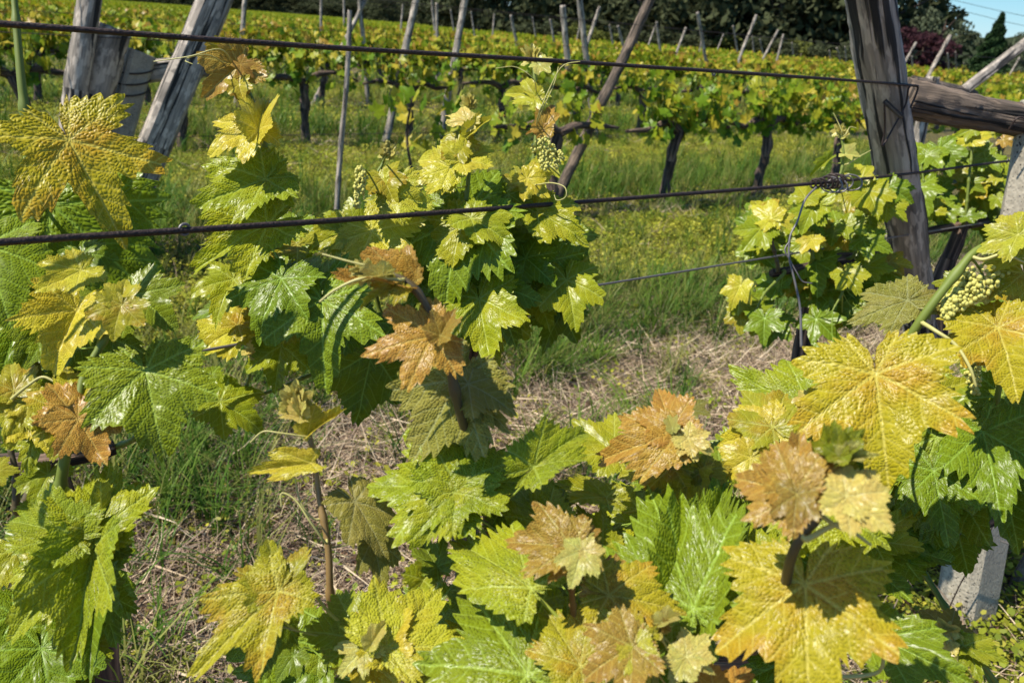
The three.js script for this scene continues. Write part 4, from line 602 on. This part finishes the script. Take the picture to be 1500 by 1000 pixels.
  for (const [x, y, n, r] of [[250, 700, 26, .26], [300, 745, 18, .2], [330, 690, 14, .25], [800, 560, 30, .16], [850, 540, 16, .14], [780, 520, 16, .16], [960, 470, 22, .35], [1060, 455, 26, .4], [1010, 500, 10, .25], [900, 440, 22, .4], [1090, 490, 14, .3], [420, 820, 6, .2], [1000, 250, 60, 1.2], [1150, 250, 60, 1.2], [880, 270, 50, 1.0]]) { const g = ray(x, y), t = -1.5 / g.y; for (let i = 0; i < n; i++) { const px = g.x * t + (q() + q() - 1) * r * 1.2, pz = g.z * t + (q() + q() - 1) * r * 1.2; spots.tall.push([px, groundH(px, pz), pz, .75 + .4 * q()]); } }   // thick tufts
  cell(-3, 8, -.4, 3.3, .055, 1); cell(-3, 9, 3.3, 5.2, .07, 1); cell(-4, 14, 5.2, 9.4, .1, 1.15); cell(-8, 26, 9.4, 18, .22, 1.7); cell(-12, 50, 18, 40, .7, 3);
  for (const k in KINDS) {
    const K = KINDS[k]; K.geos.forEach((g, gi) => {
      const list = spots[k].filter((_, i) => i % 2 === gi), im = new THREE.InstancedMesh(g, K.m, list.length), o = new THREE.Object3D();
      list.forEach(([x, y, z, s], i) => { o.position.set(x, y - .004, z); o.rotation.set((hash(i, 3) - .5) * .2, hash(i, 1) * 6.28, (hash(i, 5) - .5) * .2); o.scale.set(s, s * (.7 + .6 * hash(i, 8)), s); o.updateMatrix(); im.setMatrixAt(i, o.matrix); const c = K.cols[Math.floor(hash(i, 9) * K.cols.length)], v = .8 + .4 * hash(i, 11); im.setColorAt(i, C(c[0] * v, c[1] * v, c[2] * v)); });
      im.name = numbered(K.name); im.castShadow = im.receiveShadow = true; tag(im, K.label, k === 'straw' ? 'straw' : 'grass', null, 'stuff'); scene.add(im);
    });
  }
  console.log('cover', Object.entries(spots).map(([k, v]) => k + ' ' + v.length).join(', '));
}
// ---------------------------------------------------------------- trees and hills behind
{
  const crownGeo = (seed, n, fn, size) => { const q = rng(seed), pos = [], nrm = []; for (let i = 0; i < n; i++) { const c = fn(q), s = size * (.5 + q()), a = V(q() - .5, q() - .5, q() - .5).normalize(), b = a.clone().cross(V(q() - .5, q() - .5, q() - .5)).normalize(), nn = a.clone().cross(b); const p = [c.clone().addScaledVector(a, s), c.clone().addScaledVector(b, s * .5), c.clone().addScaledVector(a, -s), c.clone().addScaledVector(b, -s * .5)]; for (const k of [0, 1, 2, 0, 2, 3]) { pos.push(p[k].x, p[k].y, p[k].z); nrm.push(nn.x, nn.y, nn.z); } } const g = new THREE.BufferGeometry(); g.setAttribute('position', new THREE.Float32BufferAttribute(pos, 3)); g.setAttribute('normal', new THREE.Float32BufferAttribute(nrm, 3)); return g; };
  const lobes = (seed, n, R, y0, y1) => { const q = rng(seed), L = []; for (let i = 0; i < n; i++) { const a = q() * 6.283, r = R * Math.sqrt(q()); L.push([V(Math.cos(a) * r, lerp(y0, y1, q()), Math.sin(a) * r), R * (.22 + .25 * q())]); } return (qq) => { const [c, r] = L[Math.floor(qq() * n)], d = V(qq() - .5, qq() - .5, qq() - .5).normalize().multiplyScalar(r * Math.pow(qq(), .35)); d.y *= .75; return c.clone().add(d); }; };
  const cone = (H, R) => (q) => { const u = Math.pow(q(), .8), a = q() * 6.283, lay = .75 + .25 * Math.sin(u * 40 + a * 3), r = R * (1 - u) * lay * Math.pow(q(), .3) + .05; return V(Math.cos(a) * r, .3 + H * u + .12 * r, Math.sin(a) * r); };
  const leaf = (c) => new THREE.MeshPhysicalMaterial({ color: C(...c), roughness: 1, specularIntensity: .1, transmission: .2, thickness: 0, side: THREE.DoubleSide });
  const dark = leaf([.05, .062, .026]), dark2 = leaf([.062, .07, .032]), grey = leaf([.085, .10, .055]), red = leaf([.055, .022, .026]), pine = leaf([.032, .06, .02]), olive = leaf([.12, .13, .03]);
  const broad = [0, 1, 2].map((i) => crownGeo(500 + i, 5200, lobes(510 + i, 44, 5.2, 1.2, 13), .36));
  const small = crownGeo(530, 4200, lobes(531, 26, 2.6, 1.0, 5), .2), conifer = crownGeo(540, 7000, cone(8.6, 3.4), .22), airy = crownGeo(550, 2600, lobes(551, 26, 3.6, 2.5, 9), .26);
  const trunk = (h, r) => tube([V(0, -.3, 0), V(.15, h * .35, .1), V(-.1, h * .7, -.1), V(.1, h, 0)], [r, r * .75, r * .5, r * .15], 9, 16, .2, 4, .6);
  const tT = trunk(12, .4), tS = trunk(5, .16), tC = trunk(8, .22), tA = trunk(8.5, .2);
  const limbs = (h, R) => { const l = [], q = rng(3); for (let i = 0; i < 7; i++) { const a = i * 2.4, y = h * (.25 + .09 * i); l.push(tube([V(0, y, 0), V(Math.cos(a) * R * .5, y + 1, Math.sin(a) * R * .5), V(Math.cos(a) * R, y + 2.2, Math.sin(a) * R)], [.14, .09, .03], 6, 8)); } return mergeGeometries(l); };
  const lT = limbs(12, 3.6), lA = limbs(8.5, 2.2);
  const GR = 'trees along the far edge of the vineyard';
  function tree(px, dist, cg, cm, tg, lg, s, label, group, turn) { const r = ray(px, 60); r.y = 0; r.normalize(); const b = V(r.x * dist, -.05, r.z * dist); const g = thing('tree', label, 'tree', b, group); g.rotation.y = turn; g.scale.setScalar(s); part('trunk', tg, M.bark, g); if (lg) part('limb', lg, M.bark, g); part('crown', cg, cm, g); }
  const DL = 'dark broad evergreen tree in the dense line behind the vineyard';
  [[700, 78, 0, .8], [765, 84, 1, .95], [820, 74, 2, .9], [880, 80, 0, 1.1], [930, 70, 1, 1.0], [985, 76, 2, 1.15], [1040, 68, 0, 1.0], [1090, 74, 1, 1.2], [1140, 66, 2, 1.0], [1190, 72, 0, 1.15], [1240, 66, 1, 1.0], [1290, 72, 2, 1.05], [950, 88, 0, 1.3], [1110, 90, 1, 1.35], [1318, 84, 0, .8]].forEach(([x, d, k, s], i) => tree(x, d, broad[k], i % 2 ? dark : dark2, tT, lT, s, DL, GR, i * 1.3));
  [[640, 96, 1, .55], [670, 90, 2, .6], [560, 120, 0, .45]].forEach(([x, d, k, s], i) => tree(x, d, broad[k], dark2, tT, lT, s, 'low dark tree at the thin end of the tree line beside open sky', GR, i));
  tree(1378, 62, airy, grey, tA, lA, .5, 'airy grey green tree standing against the blue sky', null, .5);
  tree(1358, 56, small, red, tS, null, .62, 'dark purple leaved tree beneath the airy grey green tree', null, .2);
  tree(1458, 50, conifer, pine, tC, null, .46, 'dense dark green conifer with spiky outline against the sky', null, 0);
  tree(1515, 62, airy, grey, tA, lA, .42, 'grey green tree half hidden behind the conifer', null, 2);
  [[860, 60], [1000, 62], [1130, 58], [1060, 64], [780, 66], [1230, 57], [1180, 60], [930, 61]].forEach(([x, d], i) => { const r = ray(x, 60); r.y = 0; r.normalize(); const g = thing('bush', 'olive green bush at the foot of the dark tree line', 'bush', V(r.x * d, -.05, r.z * d), 'bushes under the tree line'); g.rotation.y = i; g.scale.set(.7, .42, .7); part('trunk', tS, M.bark, g); part('crown', small, i % 3 ? dark2 : olive, g); });
  // wooded hill far to the left
  const hp = [], hi = []; const N = 120; for (let i = 0; i <= N; i++) { const a = lerp(-62, 40, i / N) * D2R, R = 260; for (const [k, dr] of [[0, 0], [1, 30], [.2, 90]]) hp.push(Math.sin(a) * (R + dr), k * (7 + 5 * fbm(i * .09, 3, 5)) + (k === 1 ? 1.8 * vnoise(i * 1.7, 2, 3) : 0) - .5, -Math.cos(a) * (R + dr)); }
  for (let i = 0; i < N; i++) for (let k = 0; k < 2; k++) { const a = i * 3 + k, b = a + 3; hi.push(a, b, a + 1, b, b + 1, a + 1); }
  const hg = new THREE.BufferGeometry(); hg.setAttribute('position', new THREE.Float32BufferAttribute(hp, 3)); hg.setIndex(hi); hg.computeVertexNormals();
  const hm = new THREE.Mesh(hg, new THREE.MeshPhysicalMaterial({ color: C(.03, .038, .02), roughness: 1, specularIntensity: 0 }));
  const wood = new THREE.InstancedMesh(small, dark2, 260), wo = new THREE.Object3D(); for (let i = 0; i < 260; i++) { const a = lerp(-60, 12, hash(i, 1)) * D2R, R = 235 + 40 * hash(i, 2); wo.position.set(Math.sin(a) * R, -.5 + (R - 235) * .12, -Math.cos(a) * R); wo.rotation.y = i; wo.scale.set(1.6, .8 + .5 * hash(i, 3), 1.6); wo.updateMatrix(); wood.setMatrixAt(i, wo.matrix); } wood.name = 'far_woods'; tag(wood, 'far dark woods along the horizon', 'woods', null, 'stuff'); scene.add(wood); hm.name = 'hill'; tag(hm, 'low dark wooded hill on the horizon', 'hill', null, 'structure'); scene.add(hm);
  // power line in the sky at the right
  for (const [y0, y1] of [[2, 24], [14, 40]]) { const a = P(1380, y0 - 6, 70), b = P(1580, y1 + 14, 70), m = lerpV(a, b, .5).add(V(0, -.12, 0)); single('power_line', tube([V(0, 0, 0), m.sub(a), b.clone().sub(a)], [.02], 6, 20), M.wire, 'thin dark power line crossing the blue sky', 'cable', 'power lines', a); }
}
renderer.render(scene, camera);
